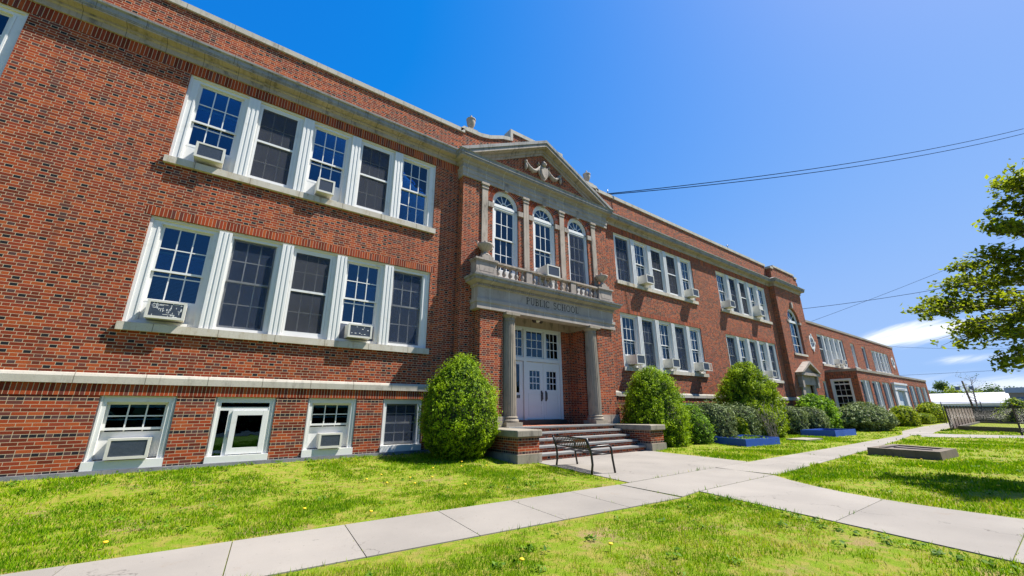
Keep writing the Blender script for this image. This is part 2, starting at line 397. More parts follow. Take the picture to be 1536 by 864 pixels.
def thing(name, label, cat, loc, group=None):
    o = bpy.data.objects.new(name, None); COL.objects.link(o); o.location = loc; o.empty_display_size = .3
    OFF[o.name] = Vector(loc); return tag(o, label, cat, group)
def copy_tree(o, parent=None):
    c = o.copy(); COL.objects.link(c); OFF[c.name] = OFF[o.name].copy()
    if parent: c.parent = parent
    for ch in list(o.children): copy_tree(ch, c)
    return c
def sstep(a, b, x):
    t = np.clip((x-a)/(b-a), 0, 1); return t*t*(3-2*t)
GZ = -.17
def ground_z(x, y):
    f = 1-.5*sstep(6.5, 15, x)
    f = f*(1-sstep(6.7, 7.1, x)*(1-sstep(13.3, 13.9, x)))
    return GZ-.012+.20*sstep(8.4, 12, y)*f*(1-sstep(36, 44, x))

# ------------------------------------------------------------------ ground and walks
def ground():
    xs = np.unique(np.concatenate([np.linspace(-600, -30, 8), np.linspace(-30, 50, 110), np.linspace(50, 110, 20), np.linspace(110, 1500, 10)]))
    ys = np.unique(np.concatenate([np.linspace(-900, -30, 8), np.linspace(-30, 4, 18), np.linspace(4, 12.4, 30), np.linspace(12.4, 900, 12)]))
    X, Y = np.meshgrid(xs, ys); Z = ground_z(X, Y)
    nx, ny = len(xs), len(ys); b = MB()
    b.add(list(zip(X.ravel().tolist(), Y.ravel().tolist(), Z.ravel().tolist())),
          [(j*nx+i, j*nx+i+1, (j+1)*nx+i+1, (j+1)*nx+i) for j in range(ny-1) for i in range(nx-1)], True)
    tag(b.build('ground', 'lawn', recalc=False), kind='structure')
ground()
WALKS = []
def walks():
    b = MB(); z0, z1 = GZ-.03, GZ
    def slab(poly, z1=z1):
        WALKS.append(poly); c = [sum(p[0] for p in poly)/len(poly), sum(p[1] for p in poly)/len(poly)]
        q = [(p[0]-.005*(1 if p[0] > c[0] else -1), p[1]-.005*(1 if p[1] > c[1] else -1)) for p in poly]
        b.prism_z(q, z0, z1)
    up_ = lambda x: 5.99-.053*x
    lo_ = lambda x: 4.63-.063*x
    xs = [-13.5, -11.1, -8.6, -6.1, -3.6, -.85, .45, 1.63, 2.9, 4.15, 5.4, 6.62]
    for a, c in zip(xs, xs[1:]): slab([(a-.08, lo_(a-.08)), (c-.08, lo_(c-.08)), (c+.07, up_(c+.07)), (a+.07, up_(a+.07))])
    # entry walk from the steps down past the junction towards the street
    slab([(7.05, 5.66), (12.3, 5.75), (12.9, 9.5), (7.75, 9.5)])
    slab([(6.62, 4.25), (7.28, 4.34), (10.26, 4.34), (10.5, 5.72), (6.72, 5.63)])
    cuts = [4.33, 2.2, .72, -1.2, -3.2, -5.2]
    exl = lambda y: 7.25-.26*(4.2-y) if y > .7 else 6.34-.10*(.7-y)
    exr = lambda y: 8.75+.05*(y-.7)+.165*max(0, y-1.5)**2
    for a, c in zip(cuts, cuts[1:]):
        ys = [a+(c-a)*k/4 for k in range(5)]
        slab([(exl(y), y) for y in ys]+[(exr(y), y) for y in ys[::-1]])
    # long walk to the right
    lx = [10.4, 13, 15.6, 18.2, 20.8, 23.4, 26, 28.6, 31]
    lo2 = lambda x: 4.31+.045*(x-10.4)+.0012*(x-10.4)**2
    up2 = lambda x: 5.74+.010*(x-11.7)+.0042*max(0, x-18)**1.5
    for a, c in zip(lx, lx[1:]): slab([(a, lo2(a)), (c, lo2(c)), (c, up2(c)), (a, up2(a))])
    slab([(31, 5.05), (36, 5.6), (36, 7.1), (31, up2(31))]); slab([(36, 5.6), (46, 6.15), (46, 7.75), (36, 7.1)])
    slab([(46, 6.15), (74, 7.2), (74, 8.6), (46, 7.75)])
    slab([(29.6, 5.18), (30.2, 3.6), (33.9, 3.4), (33.5, 5.7)], GZ-.004); slab([(30.2, 3.6), (32.0, 1.6), (35.0, 1.3), (33.9, 3.4)], GZ-.004)
    slab([(32, 1.6), (32.9, -3.0), (35.4, -3.4), (35, 1.3)])
    tag(b.build('sidewalk', 'concrete'), kind='structure')
walks()
b = MB(); b.quad((66, -40, GZ+.004), (150, -40, GZ+.004), (150, 3, GZ+.004), (66, 6.5, GZ+.004))
tag(b.build('parking_lot', 'asphalt'), kind='structure')

b = MB(); b.quad((-80, -12.5, GZ+.004), (66, -12.5, GZ+.004), (66, -6, GZ+.004), (-80, -6, GZ+.004))
tag(b.build('street', 'asphalt'), kind='structure')

# ------------------------------------------------------------------ the school
C = 10.36; YF = 12.0; YP = 11.68; YQ = 11.3; YT = 11.65
school = thing('brick_school_building', 'long two storey red brick school with white window banks and a columned pedimented entrance', 'building', (C, YF, 0))
fac = lambda Y: (lambda u, d, z: (u, Y+d, z))

def muntins(b, x0, x1, z0, z1, d0, d1, nx, nz, st=.05, mt=.026, bot=None):
    bot = st if bot is None else bot
    b.box(x0, x0+st, d0, d1, z0, z1); b.box(x1-st, x1, d0, d1, z0, z1)
    b.box(x0+st, x1-st, d0+.001, d1-.001, z0, z0+bot); b.box(x0+st, x1-st, d0+.001, d1-.001, z1-st, z1)
    gx0, gx1, gz0, gz1 = x0+st, x1-st, z0+bot, z1-st
    for i in range(1, nx):
        c = gx0+(gx1-gx0)*i/nx; b.box(c-mt/2, c+mt/2, d0+.006, d1-.006, gz0, gz1)
    for j in range(1, nz):
        c = gz0+(gz1-gz0)*j/nz; b.box(gx0, gx1, d0+.008, d1-.008, c-mt/2, c+mt/2)

def light(parent, xf, x0, x1, z0, z1, kind, dd=.06):
    """one double-hung window light between jambs; kind: c clear, a air conditioner, s dark screen, m framed storm screen, b blind, p paper rolls"""
    zm = z0+(z1-z0)*.515; raise_ = .46 if 'a' in kind else 0
    b = MB(xf); muntins(b, x0, x1, zm-.02, z1, .085+dd, .125+dd, 3, 2); b.build('upper_sash', 'white', parent)
    b = MB(xf); muntins(b, x0, x1, z0+raise_, zm+.03+raise_, .135+dd, .175+dd, 3, 2, bot=.07); b.build('lower_sash', 'white', parent)
    b = MB(xf); b.box(x0+.03, x1-.03, .102+dd, .107+dd, zm, z1-.03); b.box(x0+.03, x1-.03, .152+dd, .157+dd, z0+raise_+.03, zm+raise_); b.build('pane', 'glass', parent)
    if 's' in kind:
        b = MB(xf); b.box(x0+.012, x1-.012, .058+dd, .061+dd, z0+.01, z1-.01); b.build('insect_screen', 'screen', parent)
    if 'm' in kind:
        b = MB(xf); b.box(x0+.03, x1-.03, .044+dd, .047+dd, z0+.03, z1-.03); b.build('insect_screen', 'storm', parent)
        b = MB(xf); e = .045; f0, f1 = .025, .058
        b.box(x0-.01, x0+e, f0+dd, f1+dd, z0, z1); b.box(x1-e, x1+.01, f0+dd, f1+dd, z0, z1)
        b.box(x0+e, x1-e, f0+.001+dd, f1-.001+dd, z0, z0+.07); b.box(x0+e, x1-e, f0+.001+dd, f1-.001+dd, z1-e, z1); b.box(x0+e, x1-e, f0-.001+dd, f1+dd, zm-.03, zm+.03)
        b.build('storm_frame', 'white', parent)
    if 'a' in kind:
        b = MB(xf); b.box(x0, x1, .14+dd, .165+dd, z0, z0+raise_+.01); b.build('filler_panel', 'grille' if 'k' in kind else 'white', parent)
    if 'b' in kind:
        b = MB(xf); n = 26; za, zb = z0+raise_+.05, z0+raise_+.75*(zm-z0)
        for i in range(n):
            z = za+(zb-za)*i/n; b.add([(x0+.05, .20+dd, z), (x1-.05, .20+dd, z), (x1-.05, .235+dd, z+.018), (x0+.05, .235+dd, z+.018)], [(0, 1, 2, 3)])
        b.build('blind', 'blind', parent)
    if 'p' in kind:
        b = MB(xf)
        for q in (.25, .55): b.tube([(x0+q, .3+dd, z0+.08), (x0+q+.25, .42+dd, z0+.55)], .05, 8)
        b.build('paper_roll', 'paper', parent)

def bank(parent, xf, x0, x1, zs0, zh, kinds, sillh=.18, over=.06):
    """bank of windows under one head, set back behind the brick; zs0 bottom of sill, zh head"""
    n = len(kinds); sx = (x1-x0)/7.2; z0 = zs0+sillh+.09; z1 = zh-.15; F = .075; K = .25
    if n == 5: mull = .41*sx; jam = .22*sx
    else: mull = .30; jam = .14
    lw = (x1-x0-2*jam-(n-1)*mull)/n
    b = MB(xf)
    b.box(x0, x0+jam, F, K, zs0+sillh, zh); b.box(x1-jam, x1, F, K, zs0+sillh, zh)
    b.box(x0+.002, x0+.06, F-.03, F, zs0+sillh, zh-.002); b.box(x1-.06, x1-.002, F-.03, F, zs0+sillh, zh-.002); b.box(x0+jam-.05, x0+jam-.015, F-.012, F, z0, z1); b.box(x1-jam+.015, x1-jam+.05, F-.012, F, z0, z1)
    b.box(x0+jam, x1-jam, F+.002, K-.002, z1, zh-.003); b.box(x0+jam, x1-jam, F+.004, K-.002, zs0+sillh, z0)
    ls = []
    for i in range(n):
        a = x0+jam+i*(lw+mull); ls.append((a, a+lw))
        b.box(a, a+.018, F+.025, K, z0, z1); b.box(a+lw-.018, a+lw, F+.025, K, z0, z1)
        if i < n-1:
            c = a+lw; b.box(c, c+mull, F, K, zs0+sillh, z1)
            if mull > .2:                       # boxed mullion standing out from the frame, fluted on its face
                e0, e1 = c+.10*sx, c+mull-.03*sx; p = F-.085
                b.box(e0, e1, p, F, zs0+sillh+.004, z1+.09)
                for q in (.02, .40, .78): w_ = (e1-e0); b.box(e0+w_*q, e0+w_*(q+.20), p-.012, p, zs0+sillh+.006, z1+.085)
    o = b.build('window_bank', 'white', parent)
    b = MB(xf); b.box(x0+.004, x1-.004, F-.035, F+.001, zh-.065, zh-.004); b.build('head_mould', 'cream', o)
    b = MB(xf); b.box(x0-over, x1+over, -.085, K, zs0, zs0+sillh-.002); b.build('sill', 'sill', o)
    for (a, c), k in zip(ls, kinds): light(o, xf, a+.018, c-.018, z0, z1, k)
    return ls, z0, z1

GL = (-1.75, 5.45); GA = (15.28, 22.46); GB = (25.32, 32.46); GX = (-11.87, -4.66)
LOZ = (2.93, 5.70); UPZ = (7.12, 9.88)
bas = [(-1.75, -.49), (.22, 1.47), (2.20, 3.46), (4.20, 5.44)]
BZ = (.10, 1.55)
basR = [(15.5+i*1.97, 16.75+i*1.97) for i in range(9) if i != 4]
basL = [(-5.7, -4.45), (-7.7, -6.45), (-9.7, -8.45), (-11.7, -10.45)]

# main walls with openings
def walls():
    XL, XR = -24., 38.35
    holes = [(g[0], g[1], z[0], z[1]) for g in (GL, GA, GB, GX) for z in (LOZ, UPZ)]
    b = MB(fac(YF)); b.wall(XL, 6.45, 1.98, 10.9, [h for h in holes if h[0] < 6]); b.build('wall', 'brick', school)
    b = MB(fac(YF)); b.wall(14.28, 33.4, 1.98, 10.9, [h for h in holes if h[0] > 6]); b.build('wall', 'brick', school)
    b = MB(fac(YF)); b.wall(XL, 6.45, -.4, 1.56, [(a, c, BZ[0], BZ[1]) for a, c in bas+basL]); b.build('basement_wall', 'base', school)
    b = MB(fac(YF)); b.wall(14.28, 33.4, -.4, 1.56, [(a, c, .25, BZ[1]) for a, c in basR]); b.build('basement_wall', 'base', school)
    b = MB()                                   # soldier courses, 4 mm proud of the wall
    b.box(XL, 6.42, YF-.010, YF+.02, 1.553, 1.785); b.box(14.28, 33.37, YF-.010, YF+.02, 1.553, 1.785)
    for g in (GL, GA, GB, GX):
        b.box(g[0]-.12, g[1]+.12, YF-.004, YF+.01, LOZ[1]+.002, LOZ[1]+.215)
    b.box(XL, 6.42, YF-.004, YF+.01, UPZ[1]+.002, 10.19); b.box(14.28, 33.37, YF-.004, YF+.01, UPZ[1]+.002, 10.19)
    b.build('soldier_course', 'soldier', school)
    prof = [(.0, 1.785), (.055, 1.787), (.055, 1.93), (.03, 1.985), (0, 2.0)]
    b = MB(); b.sweep([(XL, YF), (6.42, YF), (6.42, YP), (7.02, YP)], prof); b.sweep([(13.7, YP), (14.3, YP), (14.3, YF), (33.37, YF), (33.37, YT), (34.95, YT)], prof); b.sweep([(36.75, YT), (38.35, YT), (38.35, YF)], prof)
    b.build('water_table', 'coping', school)
    b = MB(); b.box(XL, 6.4, YF-.07, YF+.0, -.4, .095); b.build('plinth', 'plinth', school)
    # cornice running round pavilion and tower
    prof = [(0, 10.185), (.05, 10.19), (.05, 10.33), (.09, 10.36), (.09, 10.42), (.27, 10.44), (.27, 10.475), (.0, 10.477)]
    crown = [(.0, 10.478), (.285, 10.48), (.285, 10.51), (.30, 10.515), (.30, 10.63), (.345, 10.66), (.35, 10.71), (.0, 10.86)]
    for pth in ([(XL, YF), (6.42, YF)], [(14.3, YF), (33.37, YF), (33.37, YT), (38.35, YT), (38.35, 15)]):
        b = MB(); b.sweep(pth, prof); q = b.build('cornice', 'stone', school)
        b = MB(); b.sweep(pth, crown); b.build('cornice_crown', 'crown', q)
    # parapets
    b = MB(); b.box(XL, 6.55, YF+.0, YF+.35, 10.84, 11.80); b.box(14.17, 33.3, YF, YF+.35, 10.84, 11.80)
    b.build('parapet', 'brick', school)
    b = MB(); b.box(XL, 6.56, YF-.06, YF+.42, 11.80, 11.97); b.box(14.16, 33.26, YF-.06, YF+.42, 11.80, 11.97); b.build('coping', 'coping', school)
    # shaped gable of the parapet behind the pediment
    half = [(3.85, 10.84), (3.85, 11.93), (3.05, 11.95), (2.6, 12.05), (1.95, 12.33), (1.42, 12.46), (1.42, 12.86)]
    poly = [(C-a, z) for a, z in half]+[(C+a, z) for a, z in half[::-1]]
    b = MB(); b.prism_y(poly, YF-.005, YF+.35); b.build('parapet_gable', 'brick', school)
    path = [(3.98, 11.80), (3.85, 11.93), (3.05, 11.95), (2.6, 12.05), (1.95, 12.33), (1.42, 12.46), (1.42, 12.86), (0, 12.86)]
    path = [(C-a, z) for a, z in path]+[(C+a, z) for a, z in path[::-1][1:]]
    b = MB()
    t = .17
    for p, q in zip(path, path[1:]):
        if abs(p[0]-q[0]) < .02:
            s_ = -1 if p[0] < C else 1; b.box(min(p[0], p[0]+s_*.13), max(p[0], p[0]+s_*.13), YF-.062, YF+.42, min(p[1], q[1]), max(p[1], q[1])+t)
        else: b.prism_y([p, q, (q[0], q[1]+t), (p[0], p[1]+t)], YF-.06, YF+.42)
    b.build('gable_coping', 'coping', school)
    # tower bay at the far end
    tx0, tx1 = 33.37, 38.35; tc = (tx0+tx1)/2
    b = MB(fac(YT)); b.wall(tx0, tx1, 1.98, 10.9, [(34.95, 36.75, 1.9, 3.05)], 0, .35, [(tc, 7.7, 1.1, 5.22)])
    b.xf = None; b.quad((tx0, YT, -.4), (tx0, 12.1, -.4), (tx0, 12.1, 10.9), (tx0, YT, 10.9)); b.quad((tx1, YT, -.4), (tx1, 24, -.4), (tx1, 24, 11.3), (tx1, YT, 11.3))
    b.xf = fac(YT); b.wall(tx0, tx1, -.4, 1.98, [(34.95, 36.75, -.4, 1.98)], 0, .35)
    b.build('tower_wall', 'brick', school)
    b = MB(); b.box(tx0+.02, tx1-.02, YT+.03, YT+.5, 10.84, 11.62); b.box(tx0+.55, tx1-.55, YT+.028, YT+.5, 11.62, 11.80); b.box(tx0+.02, tx0+.4, YT+.5, 12.3, 10.84, 11.62); b.box(tx1-.4, tx1-.02, YT+.5, 15, 10.84, 11.62); b.build('tower_parapet', 'brick', school)
    b = MB(); b.box(tx0+.48, tx1-.48, YT-.03, YT+.56, 11.80, 11.95); b.box(tx0-.05, tx0+.48, YT-.032, YT+.55, 11.62, 11.77); b.box(tx1-.48, tx1+.05, YT-.032, YT+.55, 11.62, 11.77); b.box(tx0-.05, tx0+.4, YT+.55, 12.3, 11.621, 11.77)
    b.build('tower_coping', 'coping', school)
    # arched tower window
    b = MB(fac(YT)); r, zs, zb = 1.1, 7.7, 5.22
    def ring(r0, r1, d0, d1, zb_, n=22):
        arc0 = [(tc-r0*math.cos(math.pi*k/n), zs+r0*math.sin(math.pi*k/n)) for k in range(n+1)]; arc1 = [(tc-r1*math.cos(math.pi*k/n), zs+r1*math.sin(math.pi*k/n)) for k in range(n+1)]
        A = [(tc-r0, zb_)]+arc0+[(tc+r0, zb_)]; B = [(tc-r1, zb_)]+arc1+[(tc+r1, zb_)]
        for (p, q), (e, f) in zip(zip(A, A[1:]), zip(B, B[1:])):
            b.add([(p[0], d0, p[1]), (q[0], d0, q[1]), (f[0], d0, f[1]), (e[0], d0, e[1]), (p[0], d1, p[1]), (q[0], d1, q[1]), (f[0], d1, f[1]), (e[0], d1, e[1])],
                  [(0, 1, 2, 3), (4, 7, 6, 5), (0, 4, 5, 1), (3, 2, 6, 7)])
    ring(1.1, .88, .16, .3, zb)
    for z in (5.9, 6.6): b.box(tc-.85, tc+.85, .2, .24, z-.02, z+.02)
    for x in (-.3, .3): b.box(tc+x-.02, tc+x+.02, .198, .238, zb, 7.62)
    b.box(tc-.9, tc+.9, .14, .3, 7.62, 7.8)
    for a in (45, 90, 135):
        ca, sa = math.cos(R_(a)), math.sin(R_(a)); b.add([(tc+.03*sa, .2, 7.78-.03*ca), (tc-.03*sa, .2, 7.78+.03*ca), (tc-.03*sa+.86*ca, .2, zs+.03*ca+.86*sa), (tc+.03*sa+.86*ca, .2, zs-.03*ca+.86*sa)], [(0, 1, 2, 3)])
    o = b.build('arched_tower_window', 'white', school)
    b = MB(fac(YT)); b.box(tc-.9, tc+.9, .22, .225, zb, 8.6); b.build('pane', 'glass', o)
    b = MB(fac(YT)); b.box(tc-1.25, tc+1.25, -.07, .3, 5.06, 5.21); b.build('sill', 'sill', o)
    b = MB(fac(YT)); b.prism_y([(tc-.1, 8.78), (tc+.1, 8.78), (tc+.14, 9.22), (tc-.14, 9.22)], -.12, .1); b.build('keystone', 'stone2', o)
    for q in (-1.32, 1.0): b = MB(fac(YT)); b.box(tc+q, tc+q+.32, -.04, .3, 7.56, 7.74); b.build('impost', 'stone2', o)
    # pedimented side door in the tower
    b = MB(fac(YT)); dc = 35.85
    b.box(dc-1.35, dc-.9, -.12, .1, 1.0, 2.9); b.box(dc+.9, dc+1.35, -.12, .1, 1.0, 2.9)
    b.box(dc-1.4, dc+1.4, -.16, .1, 2.9, 3.55)
    b.box(dc-1.75, dc+1.75, -.40, .0, 3.55, 3.75)
    for s_ in (-1, 1):
        b.prism_y([(dc+s_*1.6, 2.7), (dc+s_*1.3, 2.7), (dc+s_*1.3, 3.54), (dc+s_*1.6, 3.54)], -.3, .02)
        b.prism_y([(dc+s_*1.85, 3.752), (dc+s_*1.55, 3.752), (dc, 4.42), (dc, 4.62)], -.48, .0)
    b.prism_y([(dc-1.5, 3.754), (dc+1.5, 3.754), (dc, 4.41)], -.2, .0)
    o = b.build('side_door_surround', 'stone2', school)
    b = MB(fac(YT)); b.box(34.95, 36.75, .12, .16, .6, 2.92); b.box(35.84, 35.87, .11, .12, .6, 2.9); b.build('door_board', 'boarddoor', o)
walls()

# window banks of the main block
ACS = []
def banks():
    spec = [(GL, UPZ, ['a', 'm', 'a', 'm', 'cp']), (GL, LOZ, ['ab', 's', 'm', 'abk', 's']),
            (GX, UPZ, ['c', 's', 'c', 'm', 'c']), (GX, LOZ, ['cb', 's', 'c', 's', 'cb']),
            (GA, UPZ, ['s', 'ab', 'm', 'm', 'a']), (GA, LOZ, ['a', 's', 'ab', 's', 'a']),
            (GB, UPZ, ['a', 's', 'm', 'a', 'c']), (GB, LOZ, ['s', 'cb', 's', 'a', 's'])]
    for g, z, k in spec:
        ls, z0, z1 = bank(school, fac(YF), g[0], g[1], z[0], z[1], k)
        for (a, c), kk in zip(ls, k):
            if 'a' in kk: ACS.append((a, c, z0, 'k' in kk))
    for x0, x1 in bas+basR+basL:
        k = {0: 'a', 1: 'w', 2: 'a', 3: 's'}.get(bas.index((x0, x1)), 's') if (x0, x1) in bas else 's'
        zs = BZ[0] if x0 < 10 else .25; xf = fac(YF); b = MB(xf); j = .13; z0, z1 = zs+.19, BZ[1]-.13
        b.box(x0, x0+j, .05, .25, zs, BZ[1]-.002); b.box(x1-j, x1, .05, .25, zs, BZ[1]-.002); b.box(x0+j, x1-j, .052, .25, z1, BZ[1]-.004)
        b.box(x0+.03, x0+.06, .025, .05, zs+.17, BZ[1]-.004); b.box(x1-.06, x1-.03, .025, .05, zs+.17, BZ[1]-.004)
        o = b.build('basement_window', 'white', school)
        b = MB(xf); b.box(x0+.004, x1-.004, -.045, .2, zs, zs+.17) if k != 'w' else b.box(x0+.004, x1-.004, -.045, .2, zs, zs+.14); b.build('sill', 'white', o)
        if k == 'w':                            # single large hopper pane with a narrow side light
            b = MB(xf); b.box(x0+j, x1-j, .06, .12, 1.24, 1.32); b.box(x0+j+.17, x0+j+.25, .06, .12, zs+.14, 1.24)
            a0, a1, c0, c1 = x0+j+.25, x1-j, zs+.16, 1.24; e = .11
            b.box(a0, a0+e, .03, .1, c0, c1); b.box(a1-e, a1, .03, .1, c0, c1); b.box(a0+e, a1-e, .032, .098, c0, c0+e+.03); b.box(a0+e, a1-e, .032, .098, c1-e, c1)
            b.build('hopper_frame', 'white', o)
            b = MB(xf); b.box(x0+j, x1-j, .08, .085, zs+.14, z1); b.build('pane', 'glass', o)
            b = MB(xf); b.box(a0-.03, a0-.005, .01, .05, .62, .78); b.build('latch', 'grille', o)
            continue
        light(o, xf, x0+j, x1-j, z0, z1, 'a' if k == 'a' else ('s' if k == 's' else 'c'))
        if k == 'a': ACS.append((x0+j, x1-j, z0-.02, None))
banks()

# pavilion ---------------------------------------------------------
def pavilion():
    x0, x1 = 6.42, 14.30; XW = (8.37, 12.35)
    cs = (C-2.0, C, C+2.0); r, zsp, zb = .62, 9.00, 5.9
    b = MB(fac(YP)); b.wall(x0, x1, 4.9, 9.66, [], 0, .22, [(c, zsp, r, zb) for c in cs])
    b.xf = None
    for x in (x0, x1): b.quad((x, YP, -.4), (x, YF+.1, -.4), (x, YF+.1, 10.3), (x, YP, 10.3))
    b.xf = fac(YP); b.wall(x0, 7.1, -.4, 4.9, [], 0); b.wall(13.62, x1, -.4, 4.9, [], 0)
    b.wall(7.9, XW[0], .6, 4.9, [], 0); b.wall(XW[1], 12.8, .6, 4.9, [], 0)
    b.xf = None
    for x in XW: b.quad((x, YP, .5), (x, 12.5, .5), (x, 12.5, 4.9), (x, YP, 4.9))
    b.xf = fac(12.5); b.wall(XW[0], 8.93, .5, 4.9, []); b.wall(11.80, XW[1], .5, 4.9, [])
    b.build('pavilion_wall', 'brick', school)
    # piers of the portico
    for a, c in ((7.02, 7.95), (12.77, 13.70)):
        b = MB(); b.box(a, c, YQ, YP+.002, -.4, 4.52); p_ = b.build('portico_pier', 'brick', school)
        b = MB(); b.box(a-.04, c+.04, YQ-.05, YP-.003, .70, 1.02); b.build('pier_base', 'stone', p_)
    # arched windows
    for i, c in enumerate(cs):
        n = 22; xf = fac(YP)
        b = MB(xf)
        def ring(r0, r1, d0, d1):
            A = [(c-r0, zb)]+[(c-r0*math.cos(math.pi*k/n), zsp+r0*math.sin(math.pi*k/n)) for k in range(n+1)]+[(c+r0, zb)]
            B = [(c-r1, zb)]+[(c-r1*math.cos(math.pi*k/n), zsp+r1*math.sin(math.pi*k/n)) for k in range(n+1)]+[(c+r1, zb)]
            for (p, q), (e, f) in zip(zip(A, A[1:]), zip(B, B[1:])):
                b.add([(p[0], d0, p[1]), (q[0], d0, q[1]), (f[0], d0, f[1]), (e[0], d0, e[1]), (p[0], d1, p[1]), (q[0], d1, q[1]), (f[0], d1, f[1]), (e[0], d1, e[1])],
                      [(0, 1, 2, 3), (4, 7, 6, 5), (0, 4, 5, 1), (3, 2, 6, 7)])
        ring(r, r-.10, .06, .22); ring(r-.10, r-.16, .10, .22); ri = r-.16
        b.box(c-ri-.02, c+ri+.02, .075, .22, 8.80, 9.0); b.box(c-r+.03, c+r-.03, .06, .076, 8.87, 8.95)
        for a in (36, 72, 108, 144):
            ca, sa = math.cos(R_(a)), math.sin(R_(a)); wv = .014
            P = [(c+.15*ca+wv*sa, zsp+.15*sa-wv*ca), (c+.15*ca-wv*sa, zsp+.15*sa+wv*ca), (c+ri*ca-wv*sa, zsp+ri*sa+wv*ca), (c+ri*ca+wv*sa, zsp+ri*sa-wv*ca)]
            b.prism_y(P, .125, .16)
        hub = [(c+.16*math.cos(math.pi*k/10), zsp+.16*math.sin(math.pi*k/10)) for k in range(11)]; hin = [(c+.12*math.cos(math.pi*k/10), zsp+.12*math.sin(math.pi*k/10)) for k in range(11)][::-1]
        b.prism_y(hub+hin, .12, .165)
        o = b.build('arched_window', 'white', school)
        light(o, xf, c-ri, c+ri, 6.25, 8.80, 'a' if i == 1 else ('s' if i == 2 else 'c'), .02)
        b = MB(xf); b.box(c-r, c+r, .05, .22, zb, 6.25); b.build('apron_panel', 'white', o)
        b = MB(xf); b.prism_y([(c+ri*math.cos(math.pi*k/14), zsp+ri*math.sin(math.pi*k/14)) for k in range(15)], .14, .145); b.build('fan_pane', 'glass', o)
        # brick arch, imposts and keystone
        b = MB(xf); m = 34
        for row, (ra, rb) in enumerate(((r+.012, r+.19), (r+.20, r+.37))):
            for k in range(m):
                a0, a1 = math.pi*(k+.08+.5*row*.0)/m, math.pi*(k+.92)/m
                b.prism_y([(c+ra*math.cos(a0), zsp+ra*math.sin(a0)), (c+rb*math.cos(a0), zsp+rb*math.sin(a0)), (c+rb*math.cos(a1), zsp+rb*math.sin(a1)), (c+ra*math.cos(a1), zsp+ra*math.sin(a1))], -.012, .0)
        b.build('brick_arch', 'vous', school)
        b = MB(xf); q = 30
        A = [(c+(r+.0)*math.cos(math.pi*k/q), zsp+(r+.0)*math.sin(math.pi*k/q)) for k in range(q+1)]; B = [(c+(r+.385)*math.cos(math.pi*k/q), zsp+(r+.385)*math.sin(math.pi*k/q)) for k in range(q+1)]
        for k in range(q): b.quad((A[k][0], -.004, A[k][1]), (B[k][0], -.004, B[k][1]), (B[k+1][0], -.004, B[k+1][1]), (A[k+1][0], -.004, A[k+1][1]))
        b.build('arch_mortar', 'mortar', school)
        for s_ in (-1, 1):
            a = c+s_*(r-.02); e = c+s_*(r+.23); b = MB(xf); b.box(min(a, e), max(a, e), -.05, .1, 8.72, 8.93); b.build('impost', 'stone2', school)
        b = MB(xf); b.prism_y([(c-.075, 9.58), (c+.075, 9.58), (c+.11, 9.97), (c-.11, 9.97)], -.075, .02)
        b.build('keystone', 'stone2', school)
    for c in (C-3.0, C-1.0, C+1.0, C+3.0):
        b = MB(fac(YP)); b.box(c-.13, c+.13, -.05, .05, 5.75, 9.42); b.box(c-.15, c+.15, -.07, .05, 9.42, 9.47); b.box(c-.14, c+.14, -.06, .05, 9.47, 9.56); b.box(c-.175, c+.175, -.095, .05, 9.56, 9.655); b.build('pilaster', 'stone', school)
    # entablature and pediment
    path = [(x0, YF+.05), (x0, YP), (x1, YP), (x1, YF+.05)]
    prof = [(-.05, 9.65), (.055, 9.652), (.055, 9.80), (.075, 9.81), (.075, 9.97), (.10, 9.99), (.10, 10.02), (.05, 10.04), (.05, 10.20), (.10, 10.24), (.12, 10.33), (.27, 10.36), (.27, 10.40), (-.05, 10.402)]
    b = MB(); b.sweep(path, prof); q = b.build('entablature', 'frieze', school)
    b = MB(); b.sweep(path, [(-.05, 10.403), (.285, 10.405), (.285, 10.435), (.305, 10.44), (.305, 10.55), (.34, 10.59), (-.05, 10.62)]); b.build('cornice_crown', 'crown', q)
    hw = 4.28; zt = 10.58; pk = 12.72
    b = MB()
    k = (pk-zt)/hw
    def rake(o0, o1, t0, t1):       # band between heights t0,t1 measured below the raking top line, from y=YP-o0 back to YP+.3
        zb_ = 10.598; xh, xl = min(hw, (pk-t0-zb_)/k), (pk-t1-zb_)/k
        for s_ in (-1, 1):
            tip = [(C+s_*xl, zb_), (C+s_*xh, zb_)]+([(C+s_*xh, pk-t0-k*xh)] if pk-t0-k*xh > zb_+.005 else [])
            b.prism_y(tip+[(C, pk-t0), (C, pk-t1)], YP-o0, YP+o1)
    rake(.35, .25, -.03, .11); rake(.31, .24, .11, .25); b.build('raking_crown', 'crown', school); b = MB(); rake(.325, .235, .25, .28); rake(.27, .23, .28, .31); rake(.10, .22, .31, .46); rake(.05, .21, .46, .58)
    b.build('pediment_cornice', 'stone', school)
    b = MB(); b.prism_y([(C-3.6, 10.6), (C+3.6, 10.6), (C, 12.3)], YP+.0, YP+.2); b.build('tympanum', 'brick', school)
    # garland with shield
    b = MB(); y = YP-.05
    sh = [(-.30, 11.62), (-.36, 11.40), (-.28, 11.05), (-.12, 10.80), (0, 10.72), (.12, 10.80), (.28, 11.05), (.36, 11.40), (.30, 11.62), (.12, 11.56), (0, 11.66), (-.12, 11.56)]
    b.prism_y([(C+a, z) for a, z in sh], y-.07, YP); b.prism_y([(C+a*.72, 11.2+(z-11.2)*.78) for a, z in sh], y-.12, y-.07)
    b.tube([(C, y-.03, 11.6), (C, y-.05, 11.75), (C-.03, y-.05, 11.86), (C, y-.04, 11.98)], [.13, .16, .1, .03], 8)
